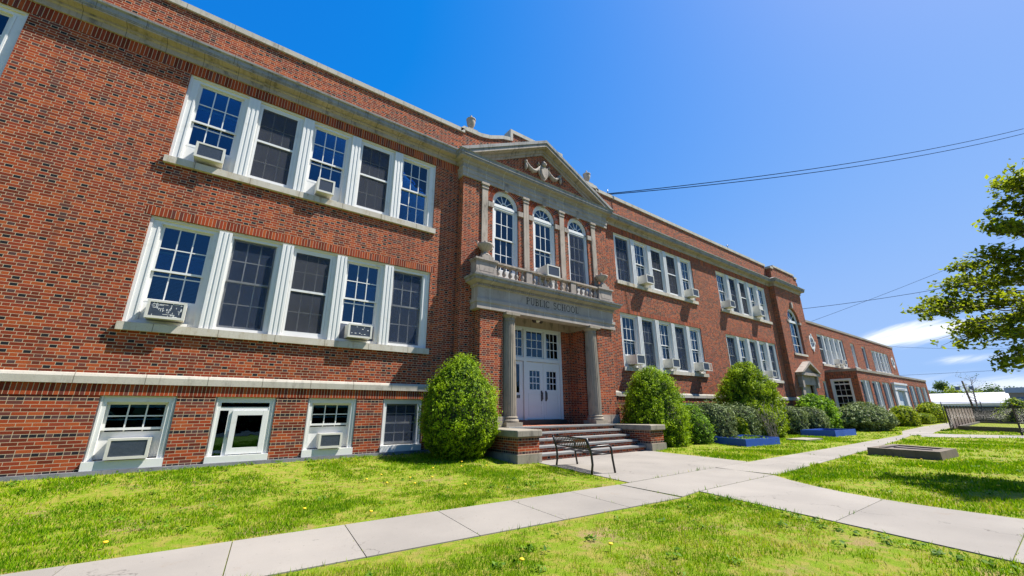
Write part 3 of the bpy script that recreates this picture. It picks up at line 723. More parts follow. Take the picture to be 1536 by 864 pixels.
    for s_ in (-1, 1):
        b.tube([(C+s_*(.30+1.0*t), y-.02, 11.52-.42*math.sin(math.pi*t)-.06*t) for t in [i/10 for i in range(11)]], [.05+.06*math.sin(math.pi*i/10)+.012*(i % 2) for i in range(11)], 8)
        b.tube([(C+s_*1.34, y-.02, 11.52-.07*i) for i in range(9)], [.09, .1, .06, .07, .085, .09, .08, .06, .02], 8)
        b.tube([(C+s_*.36, y-.02, 11.62), (C+s_*.46, y-.05, 11.68), (C+s_*.42, y-.03, 11.55)], .07, 8)
        b.tube([(C+s_*.34, y-.02, 11.45), (C+s_*.40, y-.03, 11.2), (C+s_*.30, y-.02, 10.95)], [.05, .06, .03], 8)
    b.v = [(C+(p[0]-C)*.74, p[1], 11.18+(p[2]-11.18)*.78) for p in b.v]
    b.build('carved_garland', 'stone2', school)
    # portico entablature, balcony
    px0, px1 = 6.88, 13.84; PY = 11.26
    path = [(px0, YP+.02), (px0, PY), (px1, PY), (px1, YP+.02)]
    prof = [(-.2, 4.52), (.05, 4.522), (.05, 4.62), (.03, 4.63), (.03, 4.74), (.06, 4.76), (.06, 4.88), (.0, 4.90), (0, 5.29), (.05, 5.32), (.05, 5.40), (.16, 5.45), (.24, 5.48), (-.2, 5.482)]
    b = MB(); b.sweep(path, prof); ent = b.build('portico_entablature', 'frieze', school)
    b = MB(); b.sweep(path, [(-.2, 5.483), (.255, 5.485), (.265, 5.56), (.32, 5.60), (.33, 5.66), (-.1, 5.72)]); b.build('cornice_crown', 'crown', ent)
    x = px0-.085; comb = [(px0-.085, PY-.055)]
    while x < px1+.03: comb += [(x, PY-.085), (x+.052, PY-.085), (x+.052, PY-.055), (x+.092, PY-.055)]; x += .092
    b = MB(); b.prism_z(comb+[(x, PY-.04), (px0-.085, PY-.04)], 5.325, 5.395)
    b.build('dentil_band', 'stone2', ent)
    letters(ent, C, 4.965, PY, .265)
    b = MB(); b.box(7.0, 13.72, PY+.18, 12.5, 4.86, 4.92); b.box(7.9, 12.8, PY+.1, PY+.4, 4.53, 4.86); b.box(XW[0], XW[1], 12.46, 12.6, 4.42, 4.86); b.box(XW[0], XW[0]+.06, YP, 12.46, 4.42, 4.86); b.box(XW[1]-.06, XW[1], YP, 12.46, 4.42, 4.86); b.build('portico_ceiling', 'stone', school)
    b = MB(); b.box(px0+.1, px1-.1, PY+.06, YP, 5.71, 5.78); b.build('balcony_floor', 'stone', school)
    by = 11.40; za, zt_ = 5.72, 6.36
    bx0, bx1 = C-3.55, C+3.55
    b = MB(); b.box(bx0, bx1, by-.12, by+.10, za, za+.10); b.box(bx0+.9, bx1-.9, by-.10, by+.08, zt_-.11, zt_-.004); b.box(bx0+.9, bx1-.9, by-.13, by+.11, zt_-.085, zt_-.035)
    b.build('balustrade_rail', 'stone', school)
    for s_ in (-1, 1):
        a, c = sorted((C+s_*3.55, C+s_*2.70)); b = MB()
        b.box(a, c, by-.13, by+.26, za+.10, zt_-.12); b.box(a-.03, c+.03, by-.17, by+.28, za, za+.11); b.box(a-.02, c+.02, by-.15, by+.27, zt_-.12, zt_-.07); b.box(a-.05, c+.05, by-.19, by+.30, zt_-.07, zt_)
        b.box(a+.13, c-.13, by-.136, by-.12, za+.17, zt_-.17)
        b.build('balustrade_pedestal', 'stone2', school)
    for c in (C-1.17, C+1.17):
        b = MB(); b.box(c-.14, c+.14, by-.11, by+.09, za+.10, zt_-.11); b.build('balustrade_pier', 'stone2', school)
    pb = [(.062, 0), (.062, .04), (.045, .05), (.05, .08), (.075, .13), (.08, .18), (.06, .26), (.038, .33), (.034, .38), (.05, .40), (.055, .42), (.055, .46)]
    first = None
    for a, c, n in ((C-2.70, C-1.31, 5), (C-1.03, C+1.03, 7), (C+1.31, C+2.70, 5)):
        for i in range(n):
            x = a+(c-a)*(i+.5)/n
            if first is None:
                b = MB(); b.lathe(x, by-.01, [(r_, za+.095+z*(zt_-za-.20)/.46) for r_, z in pb], 12); first = b.build('baluster', 'stone2', school); fx = x
            else:
                o = first.copy(); COL.objects.link(o); o.parent = school; o.location = (x-fx, 0, 0)
    # columns
    for c in (C-2.10, C+2.10):
        b = MB(); cyy = 11.38
        b.box(c-.33, c+.33, cyy-.33, cyy+.33, .70, .83)
        b.lathe(c, cyy, [(.32, .83), (.335, .87), (.32, .92), (.285, .93), (.28, .95), (.30, .97), (.30, 1.0), (.265, 1.02)], 32)
        b.lathe(c, cyy, [(.262, 1.02), (.262, 1.9), (.255, 2.6), (.243, 3.3), (.23, 4.0), (.222, 4.24)], 96, 24, False)
        b.lathe(c, cyy, [(.235, 4.24), (.24, 4.27), (.225, 4.29), (.225, 4.36), (.25, 4.37), (.29, 4.42)], 32)
        b.box(c-.30, c+.30, cyy-.30, cyy+.30, 4.42, 4.52)
        b.build('column', MT['colstone'], school)
def letters(parent, cx, z0, y, h):
    T, t = .135, .07                            # thick and thin strokes, letter height 1
    def arc(x, z, rx, rz, a0, a1, n=14): return [(x+rx*math.cos(R_(a0+(a1-a0)*i/n)), z+rz*math.sin(R_(a0+(a1-a0)*i/n))) for i in range(n+1)]
    def vs(x): return [[(x, 0), (x, 1)], T]
    def sf(x, z, w=.17): return [[(x-w, z), (x+w, z)], .055]
    G = {'P': (.62, [vs(.14), sf(.14, .03), sf(.1, .97, .13), [[(.14, .96)]+arc(.30, .735, .27, .225, 90, -90)+[(.14, .51)], .085]]),
         'U': (.78, [[[(.14, 1), (.14, .34)]+arc(.385, .30, .245, .28, 180, 360)+[(.63, 1)], .10], sf(.14, .97), sf(.63, .97)]),
         'B': (.66, [vs(.14), sf(.1, .03, .13), sf(.1, .97, .13), [[(.14, .96)]+arc(.30, .745, .22, .215, 90, -90)+[(.14, .53)], .08], [[(.14, .528)]+arc(.32, .285, .26, .245, 90, -90)+[(.14, .04)], .085]]),
         'L': (.60, [vs(.14), sf(.14, .97), [[(.02, .03), (.54, .03)], .055], [[(.54, .02), (.56, .24)], .06]]),
         'I': (.30, [vs(.14), sf(.14, .03), sf(.14, .97)]),
         'C': (.80, [[arc(.42, .5, .36, .46, 48, 312, 22), .10], [[(.67, .66), (.67, .98)], .055], [[(.67, .02), (.67, .30)], .05]]),
         'S': (.58, [[arc(.28, .735, .21, .225, 40, 270, 16)+arc(.28, .275, .23, .235, 90, -140, 16)[1:], .10], [[(.46, .74), (.46, .98)], .05], [[(.06, .02), (.06, .28)], .05]]),
         'H': (.82, [vs(.14), vs(.66), sf(.14, .03), sf(.14, .97), sf(.66, .03), sf(.66, .97), [[(.14, .5), (.66, .5)], .06]]),
         'O': (.86, [[arc(.42, .5, .36, .46, 0, 360, 30), .10]])}
    txt = 'PUBLIC SCHOOL'; adv = [G[c][0]+.12 if c != ' ' else .62 for c in txt]; W_ = sum(adv)*h
    x = cx-W_/2; q = 0
    for c, a in zip(txt, adv):
        if c != ' ':
            b = MB()
            for pts, wd in G[c][1]:
                q += 1; d = .003+.0004*(q % 7); P = [Vector((x+p[0]*h, z0+p[1]*h)) for p in pts]; n = len(P); L_, Rr = [], []
                closed = (P[0]-P[-1]).length < 1e-4
                for i in range(n):
                    if closed: e = (P[(i+1) % (n-1)]-P[(i-1) % (n-1)])
                    else: e = P[min(i+1, n-1)]-P[max(i-1, 0)]
                    e = e.normalized(); nn = Vector((-e.y, e.x))*wd*h/2; L_.append(P[i]+nn); Rr.append(P[i]-nn)
                for i in range(n-1): b.quad((L_[i].x, y-d, L_[i].y), (L_[i+1].x, y-d, L_[i+1].y), (Rr[i+1].x, y-d, Rr[i+1].y), (Rr[i].x, y-d, Rr[i].y))
            b.build('letter', 'lettering', parent, False)
        x += a*h
MT['colstone'] = stone_mat('column_stone', (.31, .265, .20), (.245, .21, .165), (.085, .072, .06), 0, .6)
pavilion()

# doors and steps --------------------------------------------------
def entrance():
    xf = fac(12.5); b = MB(xf); f0, f1 = 8.93, 11.80; zt, z0 = 4.42, .86
    b.box(f0, f0+.12, -.03, .12, z0, zt); b.box(f1-.12, f1, -.03, .12, z0, zt); b.box(f0+.12, f1-.12, -.028, .12, zt-.1, zt-.001); b.box(f0+.12, f1-.12, -.035, .12, 3.06, 3.2)
    m1, m2 = 9.84, 10.89
    b.box(m1-.06, m1+.06, -.03, .12, 3.2, zt-.1); b.box(m2-.06, m2+.06, -.03, .12, 3.2, zt-.1)
    b.box(9.78, 9.92, -.032, .12, z0, 3.06)
    o = b.build('door_frame', 'doorw', school)
    for a, c in ((f0+.12, m1-.06), (m1+.06, m2-.06), (m2+.06, f1-.12)):
        b = MB(xf); muntins(b, a, c, 3.2, zt-.1, .02, .06, 3, 3, .06, .03); b.build('transom_sash', 'doorw', o)
        b = MB(xf); b.box(a, c, .035, .04, 3.2, zt-.1); b.build('transom_pane', 'glass', o)
    dm = (9.92+11.68)/2
    for a, c, hs in ((9.92, dm, 1), (dm, 11.68, -1)):
        b = MB(xf); q = .004; a, c = a+q, c-q; gz0, gz1 = 1.98, 2.72; g0, g1 = a+.17, c-.17
        b.box(a, g0, .02, .065, z0+.01, 3.05); b.box(g1, c, .02, .065, z0+.01, 3.05); b.box(g0, g1, .021, .064, z0+.01, gz0); b.box(g0, g1, .021, .064, gz1, 3.05)
        for pz0, pz1 in ((1.42, 1.80), (1.05, 1.36)):
            b.box(a+.1, c-.1, .010, .021, pz0-.03, pz0); b.box(a+.1, c-.1, .010, .021, pz1, pz1+.03)
            b.box(a+.1, a+.13, .0102, .021, pz0, pz1); b.box(c-.13, c-.1, .0102, .021, pz0, pz1)
        muntins(b, g0, g1, gz0, gz1, .03, .055, 3, 3, .012, .03)
        d = b.build('door', 'doorw', school)
        b = MB(xf); b.box(g0, g1, .04, .045, gz0, gz1); b.build('door_pane', 'glass', d)
        hx = c-.11 if hs > 0 else a+.11
        b = MB(xf); b.box(hx-.035, hx+.035, .008, .02, 1.55, 1.95); b.tube([(hx, -.005, 1.60), (hx, -.06, 1.63), (hx, -.06, 1.87), (hx, -.005, 1.90)], .015, 8); b.build('handle', 'handle', d)
    # side leaf with narrow light
    b = MB(xf); a, c = f0+.12+.004, 9.78-.004
    b.box(a, a+.38, .02, .065, z0+.01, 3.05); b.box(c-.18, c, .02, .065, z0+.01, 3.05); b.box(a+.38, c-.18, .021, .064, z0+.01, 1.86); b.box(a+.38, c-.18, .021, .064, 2.92, 3.05)
    b.box(a+.34, a+.36, .012, .02, z0+.1, 1.7)
    d = b.build('side_leaf', 'doorw', school)
    b = MB(xf); b.box(a+.38, c-.18, .04, .045, 1.86, 2.92); b.build('door_pane', 'glass', d)
    b = MB(xf); b.box(a+.15, a+.21, -.02, .02, 1.40, 1.85); b.box(a+.40, a+.45, .005, .02, 1.66, 1.76); b.box(a+.48, a+.55, .005, .02, 1.66, 1.77); b.build('handle', 'handle', d)
    b = MB(); b.box(8.93, 11.8, 12.30, 12.62, .70, .86); b.build('threshold', 'bronze', school)
    b = MB(); b.box(8.9, 11.85, 12.9, 13.0, .7, 4.9); b.build('dim_vestibule_backdrop', 'dark', school)  # dark sheet, vestibule shade put into its colour
    # steps
    sx0, sx1 = 7.84, 12.88; y0, tr, rz = 9.46, .335, .174
    b = MB(); t = MB()
    for i in range(5):
        y = y0+tr*i; z = GZ+rz*(i+1)
        b.box(sx0, sx1, y+.03+i*.0007, 12.5 if i == 4 else y+tr+.04, GZ-.2 if i == 0 else z-rz-.002, z-.055)
        ye = y+tr+.029 if i < 4 else y+.36
        t.box(sx0+.002, sx1-.002, y, ye, z-.055, z)
    b.box(sx0, sx1, y0+tr*4+.35, 12.5, GZ+.8, GZ+5*rz-.012)
    st = b.build('entrance_steps', 'brick', school); t.build('tread', 'bluestone', st)
    # cheek walls
    for a, c in ((6.98, 7.83), (12.89, 13.74)):
        b = MB(); b.box(a+.05, c-.05, 9.27, YQ-.001, .0, .50); o = b.build('cheek_wall', 'base', school)
        b = MB(); b.box(a+.0, c-.0, 9.22, YQ-.002, -.4, .06); b.build('cheek_footing', 'cap', o)
        b = MB(); b.prism_z([(a-.02, 9.2), (c+.02, 9.2), (c+.02, YQ-.003), (a-.02, YQ-.003)], .50, .685); cp_ = b.build('cheek_cap', 'cap', o)
        bv = cp_.modifiers.new('bevel', 'BEVEL'); bv.width = .025; bv.segments = 2
    # twin flood light under the ceiling
entrance()
def shell():
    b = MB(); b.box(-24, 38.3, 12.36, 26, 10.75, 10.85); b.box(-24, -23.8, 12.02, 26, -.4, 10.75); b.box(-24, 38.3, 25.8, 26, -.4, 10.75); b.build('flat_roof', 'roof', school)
    b = MB(); b.box(-23.8, 38.2, 13.5, 13.6, -.4, 10.75); b.box(-23.8, 6.5, 12.5, 13.5, 6.35, 6.6); b.box(14.2, 38.2, 12.5, 13.5, 6.35, 6.6); b.box(-23.8, 6.5, 12.5, 13.5, 2.2, 2.5); b.box(14.2, 38.2, 12.5, 13.5, 2.2, 2.5); b.box(6.5, 14.2, 12.7, 13.5, 5.2, 5.4); b.build('dim_room_backdrop', 'dark', school)  # backdrop and slabs behind the windows, room darkness put into their colour
shell()

# ------------------------------------------------------------------ annex
annex = thing('brick_annex_building', 'lower brick annex with oval windows and a one storey front block beyond the tower', 'building', (54, 12, 0))
def build_annex():
    YE = 9.93; E0, E1 = 41.4, 66.6
    b = MB(fac(YF)); b.wall(38.35, 66.6, -.4, 8.18, [(41.4, 48.05, 4.68, 7.42), (50.19, 51.3, 4.9, 7.4), (53.76, 54.97, 4.9, 7.4), (57.0, 63.5, 4.85, 7.26), (40.35, 41.15, 1.9, 3.4)])
    b.xf = None; b.quad((66.6, 12, -.4), (66.6, 24, -.4), (66.6, 24, 8.18), (66.6, 12, 8.18)); b.build('wall', 'brick', annex)
    b = MB(); b.box(38.35, 66.68, YF-.05, YF+.35, 8.18, 8.36); b.box(38.36, 66.6, YF+.4, 24, 7.9, 8.1); b.build('roof_edge', 'cap', annex)
    wins = [(41.85, 44.35), (44.97, 47.4), (48.0, 50.4), (55.6, 57.1), (57.7, 60.0), (60.6, 63.0), (63.5, 65.8)]
    b = MB(fac(YE)); b.wall(E0, E1, -.4, 4.12, [(a, c, .95, 3.45) for a, c in wins]+[(51.6, 55.0, -.4, 3.5)], 0, .25)
    b.xf = lambda u, d, z: (E0+d, u, z); b.wall(YE, YF, -.4, 4.12, [(10.40, 11.77, .95, 3.54)], 0, .2)
    b.xf = None; b.quad((E1, YE, -.4), (E1, YF, -.4), (E1, YF, 4.12), (E1, YE, 4.12)); b.build('front_block_wall', 'brick', annex)
    b = MB(); b.box(E0-.04, E1+.06, YE-.06, YF-.01, 4.12, 4.30); b.build('front_block_coping', 'cap', annex)
    b = MB(); b.box(E0+.02, E1-.02, YE+.02, YF-.02, 3.98, 4.08); b.build('front_block_roof', 'roof', annex)
    b = MB(); b.box(39.3, 66.4, 13.0, 13.1, -.4, 8); b.box(42.6, 66.4, 11.2, 11.3, -.4, 4.1); b.box(42.1, 42.2, 10.2, 12, -.4, 4.1); b.build('dim_room_backdrop', 'dark', annex)  # dark backdrop sheets, dimness of the annex rooms put into the colour
    b = MB(); b.box(38.36, 66.6, 23.9, 24, -.4, 7.9); b.build('rear_wall', 'brick', annex)
    ls, z0, z1 = bank(annex, fac(YF), 41.4, 48.05, 4.68, 7.42, ['m', 'c', 'a', 'a', 's'])
    for i in (2, 3): ACS.append((ls[i][0], ls[i][1], z0, 'x'))
    bank(annex, fac(YF), 57.0, 63.5, 4.85, 7.26, ['c', 's', 'm', 'c', 's'])
    for a, c in ((50.19, 51.3), (53.76, 54.97)): bank(annex, fac(YF), a, c, 4.9, 7.4, ['c' if a < 52 else 's'], .15, .05)
    bank(annex, fac(YF), 40.35, 41.15, 1.9, 3.4, ['s'], .12, .0)
    for a, c in wins: bank(annex, fac(YE), a, c, .95, 3.45, ['s', 'c'] if c-a > 2 else ['c'], .14, .0)
    # side window of the front block
    xf = lambda u, d, z: (E0+d, u, z)
    b = MB(xf); b.box(10.40, 10.54, -.03, .2, .95, 3.54); b.box(11.63, 11.77, -.03, .2, .95, 3.54); b.box(10.54, 11.63, -.029, .2, 3.40, 3.538); b.box(10.54, 11.63, -.029, .2, .95, 1.06)
    o = b.build('side_window', 'white', annex)
    b = MB(xf); muntins(b, 10.54, 11.63, 3.12, 3.40, .1, .14, 3, 1); muntins(b, 10.54, 11.63, 2.2, 3.12, .1, .14, 3, 2); muntins(b, 10.54, 11.63, 1.06, 2.2, .12, .16, 3, 2); b.build('sash', 'white', o)
    b = MB(xf); b.box(10.55, 11.62, .13, .135, 1.06, 3.4); b.build('pane', MT['dullglass'], o)
    # oval windows
    for cx, cz, rx, rz in ((39.85, 6.48, .46, .52), (65.1, 6.37, .46, .52)):
        b = MB(fac(YF)); n = 28
        P = lambda a, s: (cx+rx*s*math.cos(a), cz+rz*s*math.sin(a))
        for i in range(n):
            a0, a1 = 2*math.pi*i/n, 2*math.pi*(i+1)/n; q = [P(a0, 1.18), P(a1, 1.18), P(a1, .82), P(a0, .82)]
            b.add([(p[0], -.04, p[1]) for p in q]+[(p[0], .0, p[1]) for p in q], [(0, 1, 2, 3), (0, 4, 5, 1), (2, 6, 7, 3)])
        for a in range(4): c_ = P(a*math.pi/2, 1.22); b.box(c_[0]-.09, c_[0]+.09, -.065, -.002, c_[1]-.11, c_[1]+.11)
        b.box(cx-.012, cx+.012, -.035, -.012, cz-rz*.8, cz+rz*.8); b.box(cx-rx*.8, cx+rx*.8, -.034, -.0125, cz-.012, cz+.012)
        o = b.build('oval_window', 'white', annex)
        b = MB(fac(YF)); b.add([(P(2*math.pi*i/n, .86)[0], -.010, P(2*math.pi*i/n, .86)[1]) for i in range(n)], [list(range(n))]); b.build('dark_pane', MT['oval'], o)
    # white doorway of the front block
    b = MB(fac(YE)); b.box(51.1, 51.9, -.14, .1, -.2, 2.85); b.box(54.7, 55.5, -.14, .1, -.2, 2.85); b.box(51.0, 55.6, -.18, .1, 2.85, 3.35); b.box(50.85, 55.75, -.26, .1, 3.35, 3.52)
    for z in (2.95, 3.15): b.box(51.9, 54.7, -.2, -.18, z, z+.06)
    o = b.build('doorway_surround', 'white', annex)
    b = MB(fac(YE)); b.box(51.9, 53.28, .08, .14, -.1, 2.8); b.box(53.32, 54.7, .08, .14, -.1, 2.8); b.build('door', 'doorw', o)
MT['oval'] = plain('oval_dark_glass', (.03, .045, .07), .12)
build_annex()

# ------------------------------------------------------------------ things on the building
AC_LABELS = []
def ac_unit(x0, x1, z, style, yf, label, out=.22, w_=.64, h=.42, shift=0, yb=.25):
    c = (x0+x1)/2+shift
    t = thing('air_conditioner', label, 'air conditioner', (c, yf, z), 'window air conditioners')
    a, e = c-w_/2, c+w_/2; y0 = yf-out
    b = MB(); b.box(a, e, y0+.03, yf+yb, z+.02, z+h-.005); b.build('casing', 'plastic', t)
    b = MB(); f = .045
    b.box(a-.008, a+f, y0, y0+.03, z+.01, z+h); b.box(e-f, e+.008, y0, y0+.03, z+.01, z+h); b.box(a+f, e-f, y0+.001, y0+.03, z+.01, z+f+.02); b.box(a+f, e-f, y0+.001, y0+.03, z+h-f, z+h-.001)
    for i in range(7):
        q = y0+.07+i*.022
        if q < yf-.02: b.box(e-.001, e+.004, q, q+.009, z+.08, z+h-.08)
    b.build('front_bezel', 'plastic', t)
    b = MB(); b.box(a+f, e-f, y0+.018, y0+.029, z+f+.02, z+h-f)
    n = 13
    for i in range(1, n):
        q = z+f+.02+(h-2*f-.02)*i/n; b.box(a+f, e-f, y0+.012, y0+.018, q-.004, q+.004)
    b.build('grille', 'grille', t)
    return t
def acs():
    lab = {('U', 0): 'white window air conditioner in the upper left window, leftmost of the top row',
           ('U', 2): 'tall narrow air conditioner in the middle upper window left of the entrance',
           ('L', 0): 'air conditioner with flaking white marks on its grille, leftmost of the lower row',
           ('L', 3): 'air conditioner between dark side panels in the lower window left of the entrance'}
    names = ['upper left', 'upper mid', 'lower left', 'lower dark']
    L = ["white window air conditioner in the leftmost upper storey window bank's first window",
         'blue grilled air conditioner in the third upper window left of the entrance',
         'air conditioner with flaking white patches on its grille, leftmost lower storey window',
         'air conditioner between dark filler panels, lower storey window left of the entrance',
         'air conditioner in second upper window just right of the pediment',
         'air conditioner in last upper window of the bank right of the pediment',
         'air conditioner behind the dome yew top, first lower window right of the entrance',
         'air conditioner above the dome shrub, middle lower window right of the entrance',
         'air conditioner with an open frame beside it, right end of the lower bank',
         'ivory air conditioner at the left end of the farther upper window bank',
         'bulky double tiered air conditioner in fourth window of the farther upper bank',
         'air conditioner above the golden yew in the farther lower bank',
         'basement air conditioner with louvred white frame in the leftmost basement window',
         'small dark grilled air conditioner in the third basement window',
         'white air conditioner in the middle window of the annex upper bank',
         'white air conditioner in the fourth window of the annex upper bank']
    for i, (a, c, z, st) in enumerate(ACS):
        kw = {}
        if i == 0: kw = dict(shift=.06, w_=.60, h=.44)
        if i == 1: kw = dict(w_=.46, h=.46, shift=.0)
        if i == 2: kw = dict(w_=.68, h=.42, shift=-.02)
        if i == 3: kw = dict(w_=.66, h=.40, shift=.0)
        if st is None: kw = dict(w_=.66 if i == 12 else .56, h=.42 if i == 12 else .38, out=.10, shift=.02)
        if 4 <= i <= 11: kw = dict(w_=.62, h=.46, out=.42)
        if st == 'x': kw = dict(w_=.6, h=.45, out=.4)
        t = ac_unit(a, c, z+.01, st, YF, L[i] if i < len(L) else 'white window air conditioner', **kw)
        if i == 2:
            b = MB(); r = random.Random(3); y = YF-.22+.0105
            for k in range(46):
                x = t.location.x+r.uniform(-.27, .27); zz = z+.07+r.random()*.31
                if r.random() < .5: b.box(x, x+r.uniform(.02, .12), y-.001*r.random(), y+.002, zz, zz+.010)
                else: b.box(x, x+.010, y-.001*r.random(), y+.002, zz, min(zz+r.uniform(.02, .10), z+.39))
            b.build('flaking_paint', 'white', t)
        if i == 3:
            b = MB(); r = random.Random(5); y = YF-.22+.0105
            for k in range(9):
                x = t.location.x+r.uniform(-.25, .22); zz = z+.08+r.random()*.25; b.box(x, x+r.uniform(.02, .05), y-.001*r.random(), y+.002, zz, zz+.02)
            b.build('flaking_paint', 'white', t)
        if i == 8:
            c_ = t.location.x+.36; b = MB(); y = YF-.36
            b.box(c_, c_+.03, y, y+.03, z+.04, z+.46); b.box(c_+.32, c_+.35, y, y+.03, z+.04, z+.46); b.box(c_+.03, c_+.32, y+.001, y+.029, z+.04, z+.07); b.box(c_+.03, c_+.32, y+.001, y+.029, z+.43, z+.46); b.box(c_+.16, c_+.18, y+.002, y+.028, z+.07, z+.43); b.box(c_-.05, c_+.02, y+.03, YF, z+.04, z+.07)
            b.build('open_frame', 'plastic', t)
        if i == 10:
            b = MB(); b.box(t.location.x-.28, t.location.x+.28, YF-.36, YF+.1, z+.475, z+.75); b.build('upper_box', 'plastic', t)
    c = C; ac_unit(c-.46, c+.46, 6.27, 'p', YP, 'large white air conditioner jutting from the middle arched window over the balcony', out=.50, w_=.66, h=.48)
acs()
def urns():
    pr = [(.20, 0), (.20, .05), (.10, .08), (.085, .13), (.15, .19), (.225, .33), (.25, .45), (.235, .50), (.275, .53), (.275, .57), (.19, .61), (.10, .66), (.045, .70), (.06, .75), (.03, .79), (.0, .80)]
    for s_, nm in ((-1, 'left'), (1, 'right')):
        x = C+s_*3.42; t = thing('stone_urn', 'covered stone urn standing on the roof parapet at the %s end of the pediment' % nm, 'urn', (x, YF+.15, 12.11), 'urns on the roof parapet')
        b = MB(); b.box(x-.22, x+.22, YF-.05, YF+.37, 12.10, 12.16); b.lathe(x, YF+.16, [(r*.72, 12.16+z) for r, z in pr if z < .52], 24); b.build('urn_body', 'stone2', t)
        b = MB(); b.lathe(x, YF+.16, [(max(r*.72, .004), 12.16+z) for r, z in pr if z > .49], 24); b.build('urn_lid', 'stone2', t)
    pr = [(.20, 0), (.20, .04), (.09, .07), (.075, .13), (.12, .16), (.27, .27), (.35, .38), (.36, .42), (.32, .43), (.12, .46), (.05, .50), (.07, .55), (.02, .60), (.004, .61)]
    for s_, nm in ((-1, 'left'), (1, 'right')):
        x = C+s_*3.10; yy = 11.42; t = thing('stone_urn', 'low handled stone urn on the %s pedestal of the balcony balustrade' % nm, 'urn', (x, yy, 6.36), 'urns on the balcony')
        b = MB(); b.box(x-.24, x+.24, yy-.20, yy+.20, 6.36, 6.46); b.box(x-.17, x+.17, yy-.15, yy+.15, 6.46, 6.54); b.lathe(x, yy, [(r*.80, 6.54+z*1.0) for r, z in pr], 24); b.build('urn_body', 'stone2', t)
        for q in (-1, 1):
            b = MB(); b.tube([(x+q*.18, yy, 6.82), (x+q*.31, yy, 6.86), (x+q*.36, yy, 6.97), (x+q*.29, yy, 7.0)], .025, 8); b.build('handle', 'stone2', t)
urns()
def fixture():
    x, y, z = 9.95, 11.85, 4.86
    t = thing('flood_light', 'dark twin headed flood light hanging from the portico ceiling', 'light fixture', (x, y, z))
    b = MB(); b.lathe(x, y, [(.10, z-.03), (.10, z)], 16); b.tube([(x, y, z-.03), (x, y, z-.14)], .025, 8); b.box(x-.14, x+.14, y-.03, y+.03, z-.19, z-.14); b.build('mount', 'bronze', t)
    for q in (-1, 1):
        b = MB(); b.tube([(x+q*.12, y+.06, z-.2), (x+q*.14, y-.02, z-.24), (x+q*.17, y-.12, z-.30)], [.06, .10, .125], 14); b.build('lamp_head', 'bronze', t)
    b = MB(); b.lathe(x-.02, y-.08, [(.02, z-.40), (.10, z-.35), (.115, z-.28), (.07, z-.2)], 14); b.build('globe', 'plastic', t)
fixture()

# ------------------------------------------------------------------ bench
def bench():
    P = {'FL': Vector((7.24, 6.83)), 'FR': Vector((7.84, 6.85)), 'BL': Vector((7.69, 8.48)), 'BR': Vector((8.32, 8.40))}
    t = thing('park_bench', 'black metal slatted bench facing right on the entry walk before the steps', 'bench', (7.75, 7.6, GZ))
    A = P['FL']; Bv = P['BL']; d = (Bv-A); L_ = d.length; d = d/L_; f = Vector((d.y, -d.x))          # f points to the bench front (+x)
    def W(s, o, z): p = A+d*s+f*o; return (p.x, p.y, GZ+z)
    for i, s in enumerate((0, L_)):
        b = MB(); b.tube([W(s, .0, 0), W(s, .035, .2), W(s, .02, .42), W(s, -.03, .58), W(s, -.09, .76)], .026, 8); b.build('back_leg', 'black', t)
        b = MB(); b.tube([W(s, .62, 0), W(s, .575, .3), W(s, .56, .51), W(s, .54, .56), W(s, .48, .59), W(s, .2, .58), W(s, -.02, .55)], .024, 8); b.build('front_leg', 'black', t)
        b = MB(); b.tube([W(s, .02, .42), W(s, .3, .405), W(s, .56, .42)], .016, 6); b.build('side_rail', 'black', t)
    b = MB()
    for k in range(10):
        o = .05+k*.055; z = .425-.02*math.sin(math.pi*k/9); p = [W(0, o, z), W(L_, o, z), W(L_, o+.036, z), W(0, o+.036, z)]
        b.add(p+[(q[0], q[1], q[2]-.006) for q in p], [(0, 1, 2, 3), (4, 7, 6, 5), (0, 4, 5, 1), (1, 5, 6, 2), (2, 6, 7, 3), (3, 7, 4, 0)])
    for s in (.4, .8, 1.2): b.tube([W(s, .04, .412), W(s, .56, .412)], .01, 6)
    b.build('seat', 'black', t)
    b = MB(); b.tube([W(0, -.085, .745), W(L_, -.085, .745)], .016, 8); b.tube([W(0, -.01, .515), W(L_, -.01, .515)], .014, 8)
    n = 20
    for k in range(1, n):
        s = L_*k/n; p = [W(s-.018, -.012, .515), W(s+.018, -.012, .515), W(s+.018, -.04, .63), W(s+.018, -.085, .745), W(s-.018, -.085, .745), W(s-.018, -.04, .63)]
        b.add(p+[(q[0]+.006*f.x, q[1]+.006*f.y, q[2]) for q in p], [(0, 1, 2, 5), (5, 2, 3, 4), (6, 11, 8, 7), (11, 10, 9, 8), (0, 5, 11, 6), (5, 4, 10, 11), (1, 7, 8, 2), (2, 8, 9, 3)])
    b.build('backrest', 'black', t)
bench()

